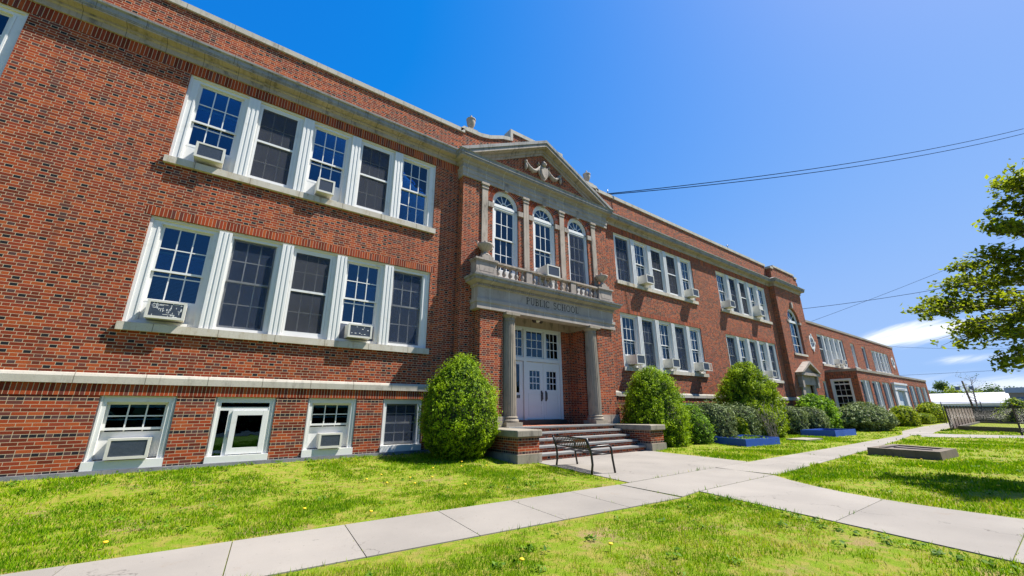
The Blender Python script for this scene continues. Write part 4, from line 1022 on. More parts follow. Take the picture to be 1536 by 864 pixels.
# ------------------------------------------------------------------ vegetation
def leaf_object(name, mat, pts, nrm, size, tone, parent, aspect=.55, jitter=.6, seed=0, fold=True):
    """many small leaf faces: arrays of centres and facing directions"""
    rs = np.random.default_rng(seed); n = len(pts)
    nn = nrm+rs.normal(0, jitter, (n, 3)); nn /= np.linalg.norm(nn, axis=1)[:, None]
    a = np.cross(nn, rs.normal(0, 1, (n, 3))); a /= np.linalg.norm(a, axis=1)[:, None]; b = np.cross(nn, a)
    s = (size*rs.uniform(.6, 1.35, n))[:, None]
    off = np.array(OFF.get(parent.name, Vector())) if parent else np.zeros(3)
    c = pts-off
    v = np.empty((n, 4, 3)); v[:, 0] = c-a*s; v[:, 1] = c+b*s*aspect-nn*s*.15; v[:, 2] = c+a*s; v[:, 3] = c-b*s*aspect-nn*s*.15
    me = bpy.data.meshes.new(name); me.vertices.add(n*4); me.vertices.foreach_set('co', v.ravel())
    me.loops.add(n*4); me.loops.foreach_set('vertex_index', np.arange(n*4, dtype=np.int32))
    me.polygons.add(n); me.polygons.foreach_set('loop_start', np.arange(0, n*4, 4, dtype=np.int32)); me.polygons.foreach_set('loop_total', np.full(n, 4, dtype=np.int32))
    me.materials.append(mat); me.update(calc_edges=True)
    at = me.attributes.new('tone', 'FLOAT', 'FACE'); at.data.foreach_set('value', np.clip(tone, 0, 1).astype(np.float32))
    o = bpy.data.objects.new(name, me); COL.objects.link(o)
    if parent: o.parent = parent; OFF[o.name] = Vector(off)
    return o
def fbm(p, sc_, seed):
    return np.array([noise.fractal(Vector((q[0]*sc_+seed, q[1]*sc_-seed, q[2]*sc_)), .8, 2.0, 3) for q in p])
def shrub(name, label, cat, c, rx, ry, h, prof, n, size, mat, seed, lump=.12, lsc=2.2, depth=.25, jitter=.7, core=.82, spray=0, group=None, boxy=2., rot=0.):
    """shrub whose radius follows prof(t), t = height fraction; leaves fill an outer shell with hollows"""
    gz = float(ground_z(c[0], c[1])); t_ = thing(name, label, cat, (c[0], c[1], gz), group)
    rs = np.random.default_rng(seed)
    ts = np.linspace(0, 1, 60); pr = np.array([max(prof(t), .001) for t in ts]); wgt = pr+.25*np.abs(np.gradient(pr, ts))
    cdf = np.cumsum(wgt); cdf /= cdf[-1]
    t = np.interp(rs.random(n), cdf, ts); th = rs.uniform(0, 2*np.pi, n); r = np.interp(t, ts, pr); dr = np.interp(t, ts, np.gradient(pr, ts))
    ct, st = np.cos(th), np.sin(th); m_ = (np.abs(ct)**boxy+np.abs(st)**boxy)**(-1/boxy) if boxy != 2. else 1.
    ux, uy = ct*m_, st*m_
    base = np.stack([ux*r, uy*r, t*h/max(rx, ry)], 1)
    f = fbm(base*max(rx, ry), lsc, seed*3.1); f2 = fbm(base*max(rx, ry), lsc*3.2, seed*1.7+9)
    k = 1+lump*f+lump*.5*f2
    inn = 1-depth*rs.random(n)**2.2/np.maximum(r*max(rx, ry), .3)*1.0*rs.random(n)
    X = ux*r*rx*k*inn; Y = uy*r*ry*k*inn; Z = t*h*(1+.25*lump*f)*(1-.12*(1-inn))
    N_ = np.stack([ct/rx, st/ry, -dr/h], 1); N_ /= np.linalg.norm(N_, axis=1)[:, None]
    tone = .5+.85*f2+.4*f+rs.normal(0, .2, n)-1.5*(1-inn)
    if spray:                                   # shoots that stand out of the outline
        q = rs.random(n) < spray; e = rs.random(n)*.16*q
        X += N_[:, 0]*e; Y += N_[:, 1]*e; Z += (N_[:, 2]*.6+.6)*e; tone += 1.2*e
    if rot: X, Y = X*math.cos(rot)-Y*math.sin(rot), X*math.sin(rot)+Y*math.cos(rot); N_ = np.stack([N_[:, 0]*math.cos(rot)-N_[:, 1]*math.sin(rot), N_[:, 0]*math.sin(rot)+N_[:, 1]*math.cos(rot), N_[:, 2]], 1)
    pts = np.stack([X+c[0], Y+c[1], Z+gz], 1)
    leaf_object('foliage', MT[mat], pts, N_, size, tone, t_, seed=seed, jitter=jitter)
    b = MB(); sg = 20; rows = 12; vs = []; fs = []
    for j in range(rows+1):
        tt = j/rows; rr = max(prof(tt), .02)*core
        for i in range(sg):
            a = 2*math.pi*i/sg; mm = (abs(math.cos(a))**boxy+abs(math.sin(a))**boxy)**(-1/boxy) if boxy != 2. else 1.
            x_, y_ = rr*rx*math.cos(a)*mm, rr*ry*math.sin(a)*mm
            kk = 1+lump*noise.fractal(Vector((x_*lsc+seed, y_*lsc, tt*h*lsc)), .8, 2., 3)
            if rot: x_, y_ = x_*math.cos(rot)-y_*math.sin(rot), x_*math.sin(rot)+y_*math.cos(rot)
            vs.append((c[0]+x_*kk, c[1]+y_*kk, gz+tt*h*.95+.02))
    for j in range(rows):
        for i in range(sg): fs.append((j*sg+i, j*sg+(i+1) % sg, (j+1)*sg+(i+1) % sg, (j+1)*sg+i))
    b.add(vs, fs, True); b.build('light_block_core', 'core', t_)  # closed dark hull added under the leaves to block light
    return t_
MT['yew'] = leaf_mat('yew_foliage', (.030, .095, .004), (.31, .45, .009), .34)
MT['yew2'] = leaf_mat('golden_yew_foliage', (.03, .09, .005), (.31, .42, .011), .34)
MT['grey'] = leaf_mat('grey_box_foliage', (.045, .08, .028), (.27, .33, .135), .22)
MT['lush'] = leaf_mat('lush_leaf', (.035, .11, .008), (.24, .40, .03), .38)
MT['tree'] = leaf_mat('tree_leaf', (.03, .075, .006), (.30, .35, .022), .55)
MT['fartree'] = leaf_mat('far_tree_leaf', (.035, .08, .02), (.13, .20, .05), .3)
MT['wood'] = leaf_mat('dark_wood_leaf', (.008, .022, .006), (.035, .07, .015), .1)
MT['hedge'] = leaf_mat('hedge_leaf', (.06, .14, .008), (.36, .42, .015), .3)
MT['grass'] = leaf_mat('grass_blades', (.05, .15, .003), (.27, .42, .006), .42, .8, .06)
def straw():
    nt = MT['grass'].node_tree; at = [n for n in nt.nodes if n.type == 'ATTRIBUTE'][0]; mx = [n for n in nt.nodes if n.type == 'MIX' and n.blend_type == 'MIX'][0]
    rp = nt.nodes.new('ShaderNodeValToRGB'); e = rp.color_ramp.elements; e[0].color = (.04, .13, .003, 1); e[1].position = 1; e[1].color = (.42, .34, .13, 1)
    for p, c in ((.35, (.12, .26, .004, 1)), (.72, (.29, .42, .006, 1)), (.86, (.36, .40, .02, 1))): q = e.new(p); q.color = c
    nt.links.new(at.outputs['Fac'], rp.inputs[0])
    for l in [l for l in nt.links if l.from_node == mx]: nt.links.new(rp.outputs[0], l.to_socket)
straw()
MT['weed'] = leaf_mat('weed_leaves', (.045, .12, .005), (.17, .30, .012), .35)
egg = lambda t: (math.sin(math.pi*min(1, (t*.93+.07))**.80))**.62
dome = lambda t: math.sqrt(max(0, 1-t**2.3))*(.86+.14*min(1, t*4))
cone = lambda t: (max(0, 1-t)**.72)*(.75+.25*min(1, t*5))+.02
boxp = lambda t: (max(0, 1-t**7))**.5*(.9+.1*min(1, t*5))
shrub('yew_shrub', 'egg shaped bright green clipped yew left of the entrance steps', 'shrub', (6.03, 10.72), 1.10, 1.02, 2.78, egg, 46000, .027, 'yew', 1, .13, 2.4, .3, .75, .84, .12)
shrub('yew_shrub', 'wide dome shaped green yew right of the entrance steps', 'shrub', (15.05, 10.5), 1.42, 1.2, 2.95, lambda t: dome(t)*(1-.10*max(0, t-.4)), 46000, .032, 'yew', 2, .20, 1.7, .4, .8, .80, .22)
shrub('rounded_shrub', 'low rounded shrub with yellowish tips just right of the dome yew', 'shrub', (17.05, 10.1), .85, .8, 1.5, dome, 9000, .035, 'lush', 3, .18, 2.6, .25, .8, .8, .1)
shrub('grey_shrub', 'grey green clipped shrub under the first lower window bank right of the entrance', 'shrub', (19.0, 10.3), 1.0, .9, 1.62, boxp, 14000, .036, 'grey', 4, .10, 2.6, .2, .8, .84, .06, boxy=3.)
shrub('bright_shrub', 'small bright green shrub squeezed between two grey clipped shrubs', 'shrub', (20.45, 9.95), .42, .6, 1.05, boxp, 5000, .04, 'hedge', 5, .14, 2.6, .2, .8, .8)
shrub('grey_shrub', 'grey green box shrub standing left against the wide golden yew', 'shrub', (21.3, 10.1), .95, .85, 1.52, boxp, 12000, .038, 'grey', 6, .10, 2.6, .2, .8, .84, .06, boxy=3.)
shrub('golden_yew', 'tall loose golden green yew with ragged shoots behind the near blue planter', 'shrub', (23.3, 10.4), 1.85, 1.5, 3.75, lambda t: .72*dome(t)+.28*cone(t), 38000, .050, 'yew2', 7, .26, 1.1, .55, .8, .72, .38)
shrub('grey_shrub', 'rounded grey shrub just right of the golden yew', 'shrub', (27.2, 10.2), 1.05, .9, 1.5, boxp, 8000, .045, 'grey', 8, .12, 2.2, .2, .8, .84, boxy=2.6)
shrub('grey_shrub', 'rounded grey shrub left of the leafy bush near the tower door', 'shrub', (29.7, 10.0), 1.1, .9, 1.45, boxp, 8000, .045, 'grey', 9, .12, 2.2, .2, .8, .84, boxy=2.6)
shrub('leafy_bush', 'loose bright green leafy bush in front of the tower side door', 'bush', (32.6, 10.4), 2.1, 1.15, 2.1, lambda t: dome(t)*(.9+.1*math.sin(9*t)), 12000, .085, 'lush', 10, .28, 1.1, .5, .8, .74, .35)
shrub('grey_mound', 'broad mounded grey green juniper before the annex front block', 'shrub', (35.6, 8.75), 2.4, 1.4, 1.7, lambda t: dome(t)*(.80+.25*min(1, t*3)), 16000, .06, 'grey', 11, .16, 1.1, .4, .8, .82, .1, rot=-.2)
shrub('yellow_shrub', 'yellow green leafy shrub behind the juniper mound', 'shrub', (46.4, 8.75), 1.7, .75, 1.45, boxp, 6000, .07, 'hedge', 12, .2, 1.6, .3, .8, .78, .2)
shrub('clipped_hedge', 'clipped hedge with a flat yellow top by the far path', 'hedge', (54.4, 8.95), 1.9, .6, .95, boxp, 5000, .07, 'hedge', 13, .04, 1.6, .15, .8, .88, boxy=7.)
shrub('green_shrub', 'taller bright shrub behind the clipped hedge near the annex corner', 'shrub', (60.0, 9.2), 3.0, .85, 1.8, boxp, 8000, .09, 'hedge', 14, .16, 1.2, .3, .8, .8, .2)

def bare_shrub():
    t = thing('bare_shrub', 'leafless grey twiggy shrub rising behind the near blue planter', 'shrub', (22.0, 9.0, GZ))
    b = MB(); r = random.Random(4)
    for k in range(26):
        a = r.uniform(0, 6.28); p = Vector((22.0+r.uniform(-.3, .3), 9.0+r.uniform(-.15, .15), GZ)); d = Vector((math.cos(a)*.45, math.sin(a)*.3, 1)).normalized(); pts = [p]
        L_ = r.uniform(1.0, 2.0)
        for i in range(6): d = (d+Vector((r.uniform(-.2, .2), r.uniform(-.2, .2), r.uniform(-.05, .12)))).normalized(); pts.append(pts[-1]+d*L_/6)
        b.tube(pts, [.013-.0018*i for i in range(7)], 5)
        for q in range(4):
            s = pts[r.randint(2, 5)]; e = s+Vector((r.uniform(-.2, .2), r.uniform(-.2, .2), r.uniform(.1, .4))); b.tube([s, (s+e)/2+Vector((.02, 0, 0)), e], [.006, .005, .003], 4)
    b.build('twigs', 'twig', t)
bare_shrub()

def beds():
    def bed(pts, h, label):
        c = sum((Vector(p) for p in pts), Vector((0, 0)))/4; t = thing('raised_planter', label, 'planter', (c.x, c.y, GZ), 'blue planters on the lawn')
        P = [Vector(p) for p in pts]
        for i in range(4):
            a, e = P[i], P[(i+1) % 4]; d = (e-a).normalized(); n = Vector((-d.y, d.x))
            if (c-a).dot(n) < 0: n = -n
            s_ = .0 if i % 2 else .045
            b = MB(); q = [a+d*s_, e-d*s_, e-d*s_+n*.045, a+d*s_+n*.045]
            b.prism_z([(p.x, p.y) for p in q], GZ-.03, GZ+h-.004*(i % 2)); b.build('side_board', 'blue', t)
        for p in P:
            q_ = p+(c-p).normalized()*.075; b = MB(); b.box(q_.x-.035, q_.x+.035, q_.y-.035, q_.y+.035, GZ-.02, GZ+h-.03); b.build('corner_post', 'blue', t)
        b = MB(); q = [p+(c-p)*.035 for p in P]; b.add([(p.x, p.y, GZ+h*.55) for p in q], [(0, 1, 2, 3)]); b.build('soil', 'soil', t)
        return t, c, P
    t, c, P = bed([(17.75, 9.75), (17.08, 7.98), (19.35, 7.68), (20.05, 9.45)], .27, 'nearer bright blue wooden planter on the lawn by the bare shrub')
    rs = np.random.default_rng(3); n = 260; p = np.stack([rs.normal(18.4, .45, n), rs.normal(8.35, .3, n), GZ+.15+rs.random(n)*.16], 1)
    leaf_object('weeds', MT['weed'], p, np.tile([0, 0, 1.], (n, 1)), .045, rs.random(n), t, seed=2)['kind'] = 'stuff'
    bed([(26.2, 9.3), (26.55, 7.85), (29.3, 7.70), (29.2, 9.2)], .30, 'farther bright blue wooden planter on the lawn near the tower')
beds()
def curbs():
    t = thing('concrete_curb', 'raised concrete well curb with a dark recessed lid on the right lawn', 'curb', (17.2, 3.4, GZ))
    P = [(16.98, 4.3), (16.66, 2.6), (18.45, 2.5), (19.3, 4.15)]
    c = Vector((sum(p[0] for p in P)/4, sum(p[1] for p in P)/4))
    b = MB(); h = .21; Q = [Vector(p)+(c-Vector(p))*.02 for p in P]; I = [Vector(p)+(c-Vector(p))*.30 for p in P]
    n = 4; vs = [(p[0], p[1], GZ-.05) for p in P]+[(p.x, p.y, GZ+h) for p in Q]+[(p.x, p.y, GZ+h) for p in I]+[(p.x, p.y, GZ+h-.04) for p in I]
    fs = []
    for i in range(4):
        j = (i+1) % 4; fs += [(i, j, 4+j, 4+i), (4+i, 4+j, 8+j, 8+i), (8+i, 8+j, 12+j, 12+i)]
    b.add(vs, fs); b.build('curb_ring', MT['curb'], t)
    b = MB(); b.add([(p.x, p.y, GZ+h-.035) for p in I], [(0, 1, 2, 3)]); m_ = [(I[0]+I[3])/2, (I[1]+I[2])/2]; b.tube([(I[0].x, I[0].y, GZ+h-.01), (I[3].x, I[3].y, GZ+h-.01)], .03, 6); b.tube([(m_[0].x*.9+m_[1].x*.1, m_[0].y*.9+m_[1].y*.1, GZ+h-.02), (m_[0].x*.1+m_[1].x*.9, m_[0].y*.1+m_[1].y*.9, GZ+h-.02)], .015, 6)
    b.build('lid', MT['lid'], t)
    b = MB(); b.prism_z([(22.0, 8.45), (21.9, 7.6), (23.6, 7.5), (23.7, 8.35)], GZ-.02, GZ+.06); tag(b.build('ground_hatch', 'cap'), 'flat weathered hatch cover in the lawn between the two blue planters', 'hatch')
MT['curb'] = stone_mat('brown_concrete', (.17, .135, .10), (.12, .097, .073), (.04, .034, .028), 0, .6)
MT['lid'] = plain('dark_rusty_lid', (.085, .065, .06), .7, .2, .3, 8)
curbs()
def boards():
    for i, (x, w_, h, tl) in enumerate(((5.60, .13, .62, .02), (5.78, .16, .58, .05), (5.98, .14, .5, .0))):
        z = float(ground_z(x, 11.75)); b = MB(); b.prism_y([(x, z), (x+w_, z), (x+w_+tl, z+h), (x+tl, z+h)], 11.72, 11.76)
        tag(b.build('white_board', 'plank'), ['weathered white board standing nearest the last basement window', 'weathered white board between two others, left of the egg yew', 'weathered white board mostly tucked behind the egg yew'][i], 'board', 'boards against the wall')
boards()

# grass ------------------------------------------------------------
def inside(poly, X, Y):
    r = np.zeros(len(X), bool); n = len(poly); j = n-1
    for i in range(n):
        xi, yi = poly[i]; xj, yj = poly[j]
        c = ((yi > Y) != (yj > Y)) & (X < (xj-xi)*(Y-yi)/(yj-yi+1e-12)+xi); r ^= c; j = i
    return r
def nz2(X, Y, s, seed):
    """smooth value noise on a lattice"""
    rs = np.random.default_rng(seed); tb = rs.random((256, 256)); x, y = X*s+100, Y*s+100
    xi, yi = np.floor(x).astype(int), np.floor(y).astype(int); fx, fy = x-xi, y-yi; fx, fy = fx*fx*(3-2*fx), fy*fy*(3-2*fy)
    g = lambda a, b: tb[a % 256, b % 256]
    return (g(xi, yi)*(1-fx)+g(xi+1, yi)*fx)*(1-fy)+(g(xi, yi+1)*(1-fx)+g(xi+1, yi+1)*fx)*fy
def grass():
    rs = np.random.default_rng(11); Xs = []; Ys = []
    # density falls with distance from the walk's near end, blades widen with it
    for (r0, r1, dens) in ((1.5, 5, 3600), (5, 8, 2300), (8, 12, 1250), (12, 18, 620), (18, 28, 260), (28, 48, 80)):
        a0, a1 = R_(-25), R_(100); A = .5*(r1**2-r0**2)*(a1-a0); n = int(A*dens)
        r = np.sqrt(rs.uniform(r0**2, r1**2, n)); th = rs.uniform(a0, a1, n); Xs.append(r*np.sin(th)); Ys.append(r*np.cos(th))
    X = np.concatenate(Xs); Y = np.concatenate(Ys)
    keep = (Y < 11.9)
    for p in WALKS:
        c = np.mean(p, 0); q = [tuple(c+(np.array(v)-c)*.985) for v in p]; keep &= ~inside(q, X, Y)
    keep &= ~((X > 6.98) & (X < 13.75) & (Y > 9.2)); keep &= ~((X > 41.3) & (Y > 9.9)); keep &= ~((X > 33.3) & (Y > 11.6))
    keep &= ~inside([(16.98, 4.3), (16.66, 2.6), (18.45, 2.5), (19.3, 4.15)], X, Y)
    for p in ([(17.75, 9.75), (17.08, 7.98), (19.35, 7.68), (20.05, 9.45)], [(26.2, 9.3), (26.55, 7.85), (29.3, 7.70), (29.2, 9.2)]): keep &= ~inside(p, X, Y)
    f1, f2, f3 = nz2(X, Y, 1.1, 1), nz2(X, Y, 3.7, 2), nz2(X, Y, 9, 3); pat = .5*f1+.32*f2+.18*f3
    keep &= rs.random(len(X)) < np.clip((pat-.31)*4.0, .07, 1)
    ed = np.full(len(X), 9.)
    for p in WALKS:
        for (ax, ay), (bx, by) in zip(p, list(p[1:])+[p[0]]):
            l2 = (bx-ax)**2+(by-ay)**2; t = np.clip(((X-ax)*(bx-ax)+(Y-ay)*(by-ay))/l2, 0, 1); ed = np.minimum(ed, np.hypot(X-ax-t*(bx-ax), Y-ay-t*(by-ay)))
    keep &= ~((ed < .05+.34*np.clip(nz2(X, Y, 1.5, 8)-.42, 0, 1)*1.6) & (rs.random(len(X)) < .88))
    tuft = (ed < .10) & (nz2(X, Y, 2.3, 9) > .52)
    tuft = tuft[keep]; X, Y, pat, f2, f3 = X[keep], Y[keep], pat[keep], f2[keep], f3[keep]; n = len(X); D = np.hypot(X, Y)
    Z = ground_z(X, Y)
    h = (.022+.045*np.clip(pat-.25, 0, .6)/.6+.012*rs.random(n))*np.clip(D/12, .72, 1.1)*np.where(rs.random(n) < .03, 1.6, 1)*np.where(tuft, 1.7, 1)
    wd = .0048*np.clip(D/5.5, .8, 6); a = rs.uniform(0, 2*np.pi, n); lean = rs.uniform(0, .9, n)*h; la = rs.uniform(0, 2*np.pi, n)
    v = np.empty((n, 3, 3)); ca, sa = np.cos(a)*wd, np.sin(a)*wd
    v[:, 0] = np.stack([X-ca, Y-sa, Z-.004], 1); v[:, 1] = np.stack([X+ca, Y+sa, Z-.004], 1); v[:, 2] = np.stack([X+np.cos(la)*lean, Y+np.sin(la)*lean, Z+h], 1)
    me = bpy.data.meshes.new('grass'); me.vertices.add(n*3); me.vertices.foreach_set('co', v.ravel()); me.loops.add(n*3); me.loops.foreach_set('vertex_index', np.arange(n*3, dtype=np.int32))
    me.polygons.add(n); me.polygons.foreach_set('loop_start', np.arange(0, n*3, 3, dtype=np.int32)); me.polygons.foreach_set('loop_total', np.full(n, 3, dtype=np.int32))
    me.materials.append(MT['grass']); me.update(calc_edges=True)
    dry = nz2(X, Y, .7, 14)*.6+nz2(X, Y, 2.9, 15)*.4
    tone = np.clip(.50-.9*(pat-.5)+.5*(f3-.5)+rs.normal(0, .17, n)+1.0*np.clip(dry-.56, 0, .3)+(rs.random(n) < .04)*.4, 0, 1)
    at = me.attributes.new('tone', 'FLOAT', 'FACE'); at.data.foreach_set('value', tone.astype(np.float32))
    o = bpy.data.objects.new('grass', me); COL.objects.link(o); tag(o, 'short yellow green lawn grass around the walks', 'grass', kind='stuff')
    # broad-leaved weeds in rosettes
    spots = [(rs.uniform(-4.5, 6.2), rs.uniform(6.2, 11.6)) for _ in range(110)]+[(rs.uniform(.5, 6.3), rs.uniform(1.4, 4.1)) for _ in range(40)]+[(rs.uniform(9.5, 18), rs.uniform(-1, 4)) for _ in range(60)]
    e = [(9.6-.3*k+rs.normal(0, .05), 4.0-.62*k+rs.normal(0, .1)) for k in range(0)]
    spots += [(6.95-.05*k+rs.normal(-.05, .05), 3.9-.17*k) for k in range(20)]
    spots += [(rs.uniform(-4, 6.5), 11.75+rs.normal(0, .08)) for _ in range(40)]
    P = []; N_ = []; T = []; S = []
    for x, y in spots:
        if any(inside(p, np.array([x]), np.array([y]))[0] for p in WALKS): continue
        z = float(ground_z(x, y)); k = rs.integers(7, 22); s = rs.uniform(.5, 1.2)
        for i in range(k):
            a = rs.uniform(0, 6.28); r = rs.uniform(.01, .11)*s; P.append((x+r*math.cos(a), y+r*math.sin(a), z+.02+rs.uniform(0, .05)*s)); N_.append((math.cos(a)*.5, math.sin(a)*.5, 1)); T.append(rs.uniform(0, .9))
    o = leaf_object('lawn_weeds', MT['weed'], np.array(P), np.array(N_), .026, np.array(T), None, .5, .35, 5); tag(o, 'dark green broad leaved weeds scattered through the lawn', 'weeds', kind='stuff')
grass()
def dandelions():
    r = random.Random(21); spots = [(-.6, 6.5), (2.1, 6.15), (3.1, 8.3), (3.5, 7.9), (3.7, 8.6), (4.1, 8.4), (3.3, 9.2), (4.6, 9.4), (2.9, 8.9), (1.4, 6.9), (5.3, 9.3), (5.9, 9.1), (5.6, 9.8), (4.2, 7.2), (2.6, 3.4), (3.6, 3.2), (12.1, 2.2), (13.0, 1.7), (11.6, 1.2), (14.0, 2.6), (15.9, 2.9), (16.4, 2.2), (12.6, .9)]
    first = None
    for x, y in spots:
        z = float(ground_z(x, y))
        if first is None:
            b = MB(); b.tube([(x, y, z), (x+.01, y, z+.06)], .003, 5); first = b.build('dandelion', ['weed', 'yellow']); me = first.data
            bm = bmesh.new(); bm.from_mesh(me)
            b2 = MB(); b2.lathe(x+.01, y, [(.006, z+.055), (.022, z+.062), (.026, z+.07), (.018, z+.078), (.004, z+.08)], 10); bm.free(); bpy.data.objects.remove(first)
            b.cur = 1; b.lathe(x+.01, y, [(.006, z+.055), (.022, z+.062), (.026, z+.07), (.018, z+.078), (.004, z+.08)], 10)
            b.v = [(p[0]-x, p[1]-y, p[2]-z) for p in b.v]; first = b.build('dandelion', ['weed', 'yellow']); o = first
        else: o = first.copy(); COL.objects.link(o)
        o.location = (x, y, z); tag(o, 'yellow dandelion flower in the lawn', 'dandelion', 'dandelions in the lawn')
dandelions()

# trees ------------------------------------------------------------
def limb(b, p, q, r0, r1, rng, n=6, wob=.08):
    p, q = Vector(p), Vector(q); L_ = (q-p).length; pts = []
    for i in range(n+1):
        t = i/n; w_ = Vector((rng.uniform(-1, 1), rng.uniform(-1, 1), rng.uniform(-1, 1)))*wob*L_*math.sin(math.pi*t)*.5
        pts.append(p.lerp(q, t)+w_+Vector((0, 0, .06*L_*math.sin(math.pi*t))))
    b.tube(pts, [r0+(r1-r0)*i/n for i in range(n+1)], 7); return pts
def near_tree():
    base = (16.6, -2.6, GZ); t = thing('leafy_tree', 'leafy tree reaching in from the right edge with spreading branches', 'tree', base)
    rg = random.Random(9); b = MB(); fork = Vector((16.4, -2.4, 2.3))
    b.tube([base, (16.55, -2.6, .6), (16.5, -2.5, 1.5), fork], [.20, .17, .15, .14], 10)
    cl = [(13.66, 1.79, 3.48, 0.25), (14.42, 1.73, 3.51, 0.2), (14.09, 1.55, 3.68, 0.21), (14.28, 1.48, 3.51, 0.25), (13.61, 1.32, 3.97, 0.17), (14.5, 1.18, 4.3, 0.21), (14.41, 1.17, 3.91, 0.17), (14.03, 1.14, 3.46, 0.24), (13.77, 0.78, 4.35, 0.26), (14.58, 0.89, 4.12, 0.17), (13.53, 0.54, 4.47, 0.22), (14.63, 0.83, 3.77, 0.21), (13.76, 0.51, 4.19, 0.21), (13.53, 0.34, 4.48, 0.19), (14.03, 0.42, 3.9, 0.22), (13.78, 0.26, 4.27, 0.19), (13.76, 0.09, 4.37, 0.22), (13.85, 0.09, 4.01, 0.17), (14.51, 0.68, 3.56, 0.23), (14.27, 0.38, 3.53, 0.19), (14.69, 1.54, 2.79, 0.26), (13.65, 1.31, 2.93, 0.2), (14.37, 1.26, 2.84, 0.24), (14.62, 1.05, 3.15, 0.21), (14.5, 1.01, 2.82, 0.24), (13.86, 0.73, 2.93, 0.23), (14.56, 0.53, 3.13, 0.25), (14.11, 0.3, 3.19, 0.23), (13.54, 0.69, 2.59, 0.19), (14.46, 0.48, 2.73, 0.21), (13.71, 0.69, 2.18, 0.22), (14.34, 0.65, 2.1, 0.24), (13.95, 0.47, 2.39, 0.21), (14.11, 0.27, 5.23, 0.25), (14.13, 0.17, 5.32, 0.21), (14.09, 0.09, 5.1, 0.17), (13.55, -0.07, 5.0, 0.24), (14.68, -0.16, 5.17, 0.23), (13.97, 0.01, 5.62, 0.19), (14.1, -0.17, 5.76, 0.27), (14.42, -0.25, 5.57, 0.22), (14.53, -0.09, 6.39, 0.19), (14.12, -0.21, 6.09, 0.27), (14.19, -0.42, 6.2, 0.22), (13.82, -0.38, 6.21, 0.22),
          (14.6, -.7, 4.2, .55), (15.2, -1.2, 5.4, .7), (16, -1.2, 4.2, .6), (16.2, -2.4, 6.6, .9), (17.2, -1.6, 5.6, .8), (17.8, -2.8, 5.0, .9), (16.4, -3.8, 5.4, .9), (15.4, -3.4, 4.6, .8), (16.8, -3.0, 4.0, .7), (14.8, -.9, 3.2, .5), (15.0, -1.0, 6.6, .5)]
    P = []; N_ = []; T = []
    rs = np.random.default_rng(5)
    for i, (x, y, z, r) in enumerate(cl):
        c = Vector((x, y, z)); mid = fork.lerp(c, .55)+Vector((0, 0, .35))
        a = limb(b, fork, mid, .04, .022, rg); e = limb(b, mid, c, .02, .006, rg)
        for q in range(6):
            d = Vector((rg.gauss(0, 1), rg.gauss(0, 1), rg.gauss(0, .7))).normalized()*r*1.0; s = e[rg.randint(3, 6)]; tw = limb(b, s, c+d, .009, .003, rg, 4)
            n = int(52*r/.45)+8
            for k in range(n):
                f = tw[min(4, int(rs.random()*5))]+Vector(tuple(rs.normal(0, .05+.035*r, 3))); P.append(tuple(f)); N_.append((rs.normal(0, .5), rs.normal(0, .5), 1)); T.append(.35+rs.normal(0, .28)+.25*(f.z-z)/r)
    b.build('trunk', 'bark', t)
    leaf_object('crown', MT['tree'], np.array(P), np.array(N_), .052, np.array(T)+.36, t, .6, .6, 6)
near_tree()
def far_tree(name, label, x, y, h, r, seed, trunk=True, n=1600, mat='fartree', group=None, size=.22, cz=.62):
    t = thing(name, label, 'tree', (x, y, GZ), group); rg = random.Random(seed); rs = np.random.default_rng(seed)
    b = MB(); top = Vector((x, y, GZ+h*cz)); b.tube([(x, y, GZ), (x+.1, y, GZ+h*.25), tuple(top)], [h*.03, h*.022, h*.012], 7)
    P = []; T = []
    for k in range(9):
        d = Vector((rg.gauss(0, 1), rg.gauss(0, 1), rg.gauss(0, .6))).normalized()*r*rg.uniform(.4, .95); c = top+Vector((d.x, d.y, d.z*.75+.1*r)); limb(b, top-Vector((0, 0, h*.15)), c, h*.01, h*.003, rg, 4)
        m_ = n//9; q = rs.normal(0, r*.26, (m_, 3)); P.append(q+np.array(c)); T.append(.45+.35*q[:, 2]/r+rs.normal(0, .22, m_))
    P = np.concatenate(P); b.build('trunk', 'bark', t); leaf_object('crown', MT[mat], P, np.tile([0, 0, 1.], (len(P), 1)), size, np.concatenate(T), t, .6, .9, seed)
far_tree('round_tree', 'dark rounded tree above the left part of the white roof', 129, 16.6, 7.4, 1.4, 31, n=1500, cz=.80, size=.16)
far_tree('round_tree', 'lower dark tree beneath the rounded tree by the white roof', 127, 17.5, 5.0, 1.5, 36, n=1500, cz=.72, size=.16)
far_tree('bright_tree', 'bright green low tree rising behind the white roof', 118, 14.0, 5.3, 1.9, 32, n=2600, mat='hedge', cz=.70, size=.16)
far_tree('bright_tree', 'bright green tree right of the other behind the white roof', 118, 11.6, 4.9, 1.6, 33, n=2200, mat='hedge', cz=.68, size=.16)
for i, (x, y, h, r, lab) in enumerate(((160, 21, 5.6, 2.4, 'far tree low on the skyline at the annex corner'), (168, 14.5, 6.4, 2.6, 'far tree in the skyline row left of the bare tree'), (170, 11, 6.8, 2.8, 'far tree in the skyline row right of the bare tree'), (172, 8.6, 6.6, 2.6, 'far tree in the skyline row at the blue roof'))):
    far_tree('skyline_tree', lab, x, y, h, r, 40+i, n=1800, cz=.66, size=.26, group='trees on the skyline')
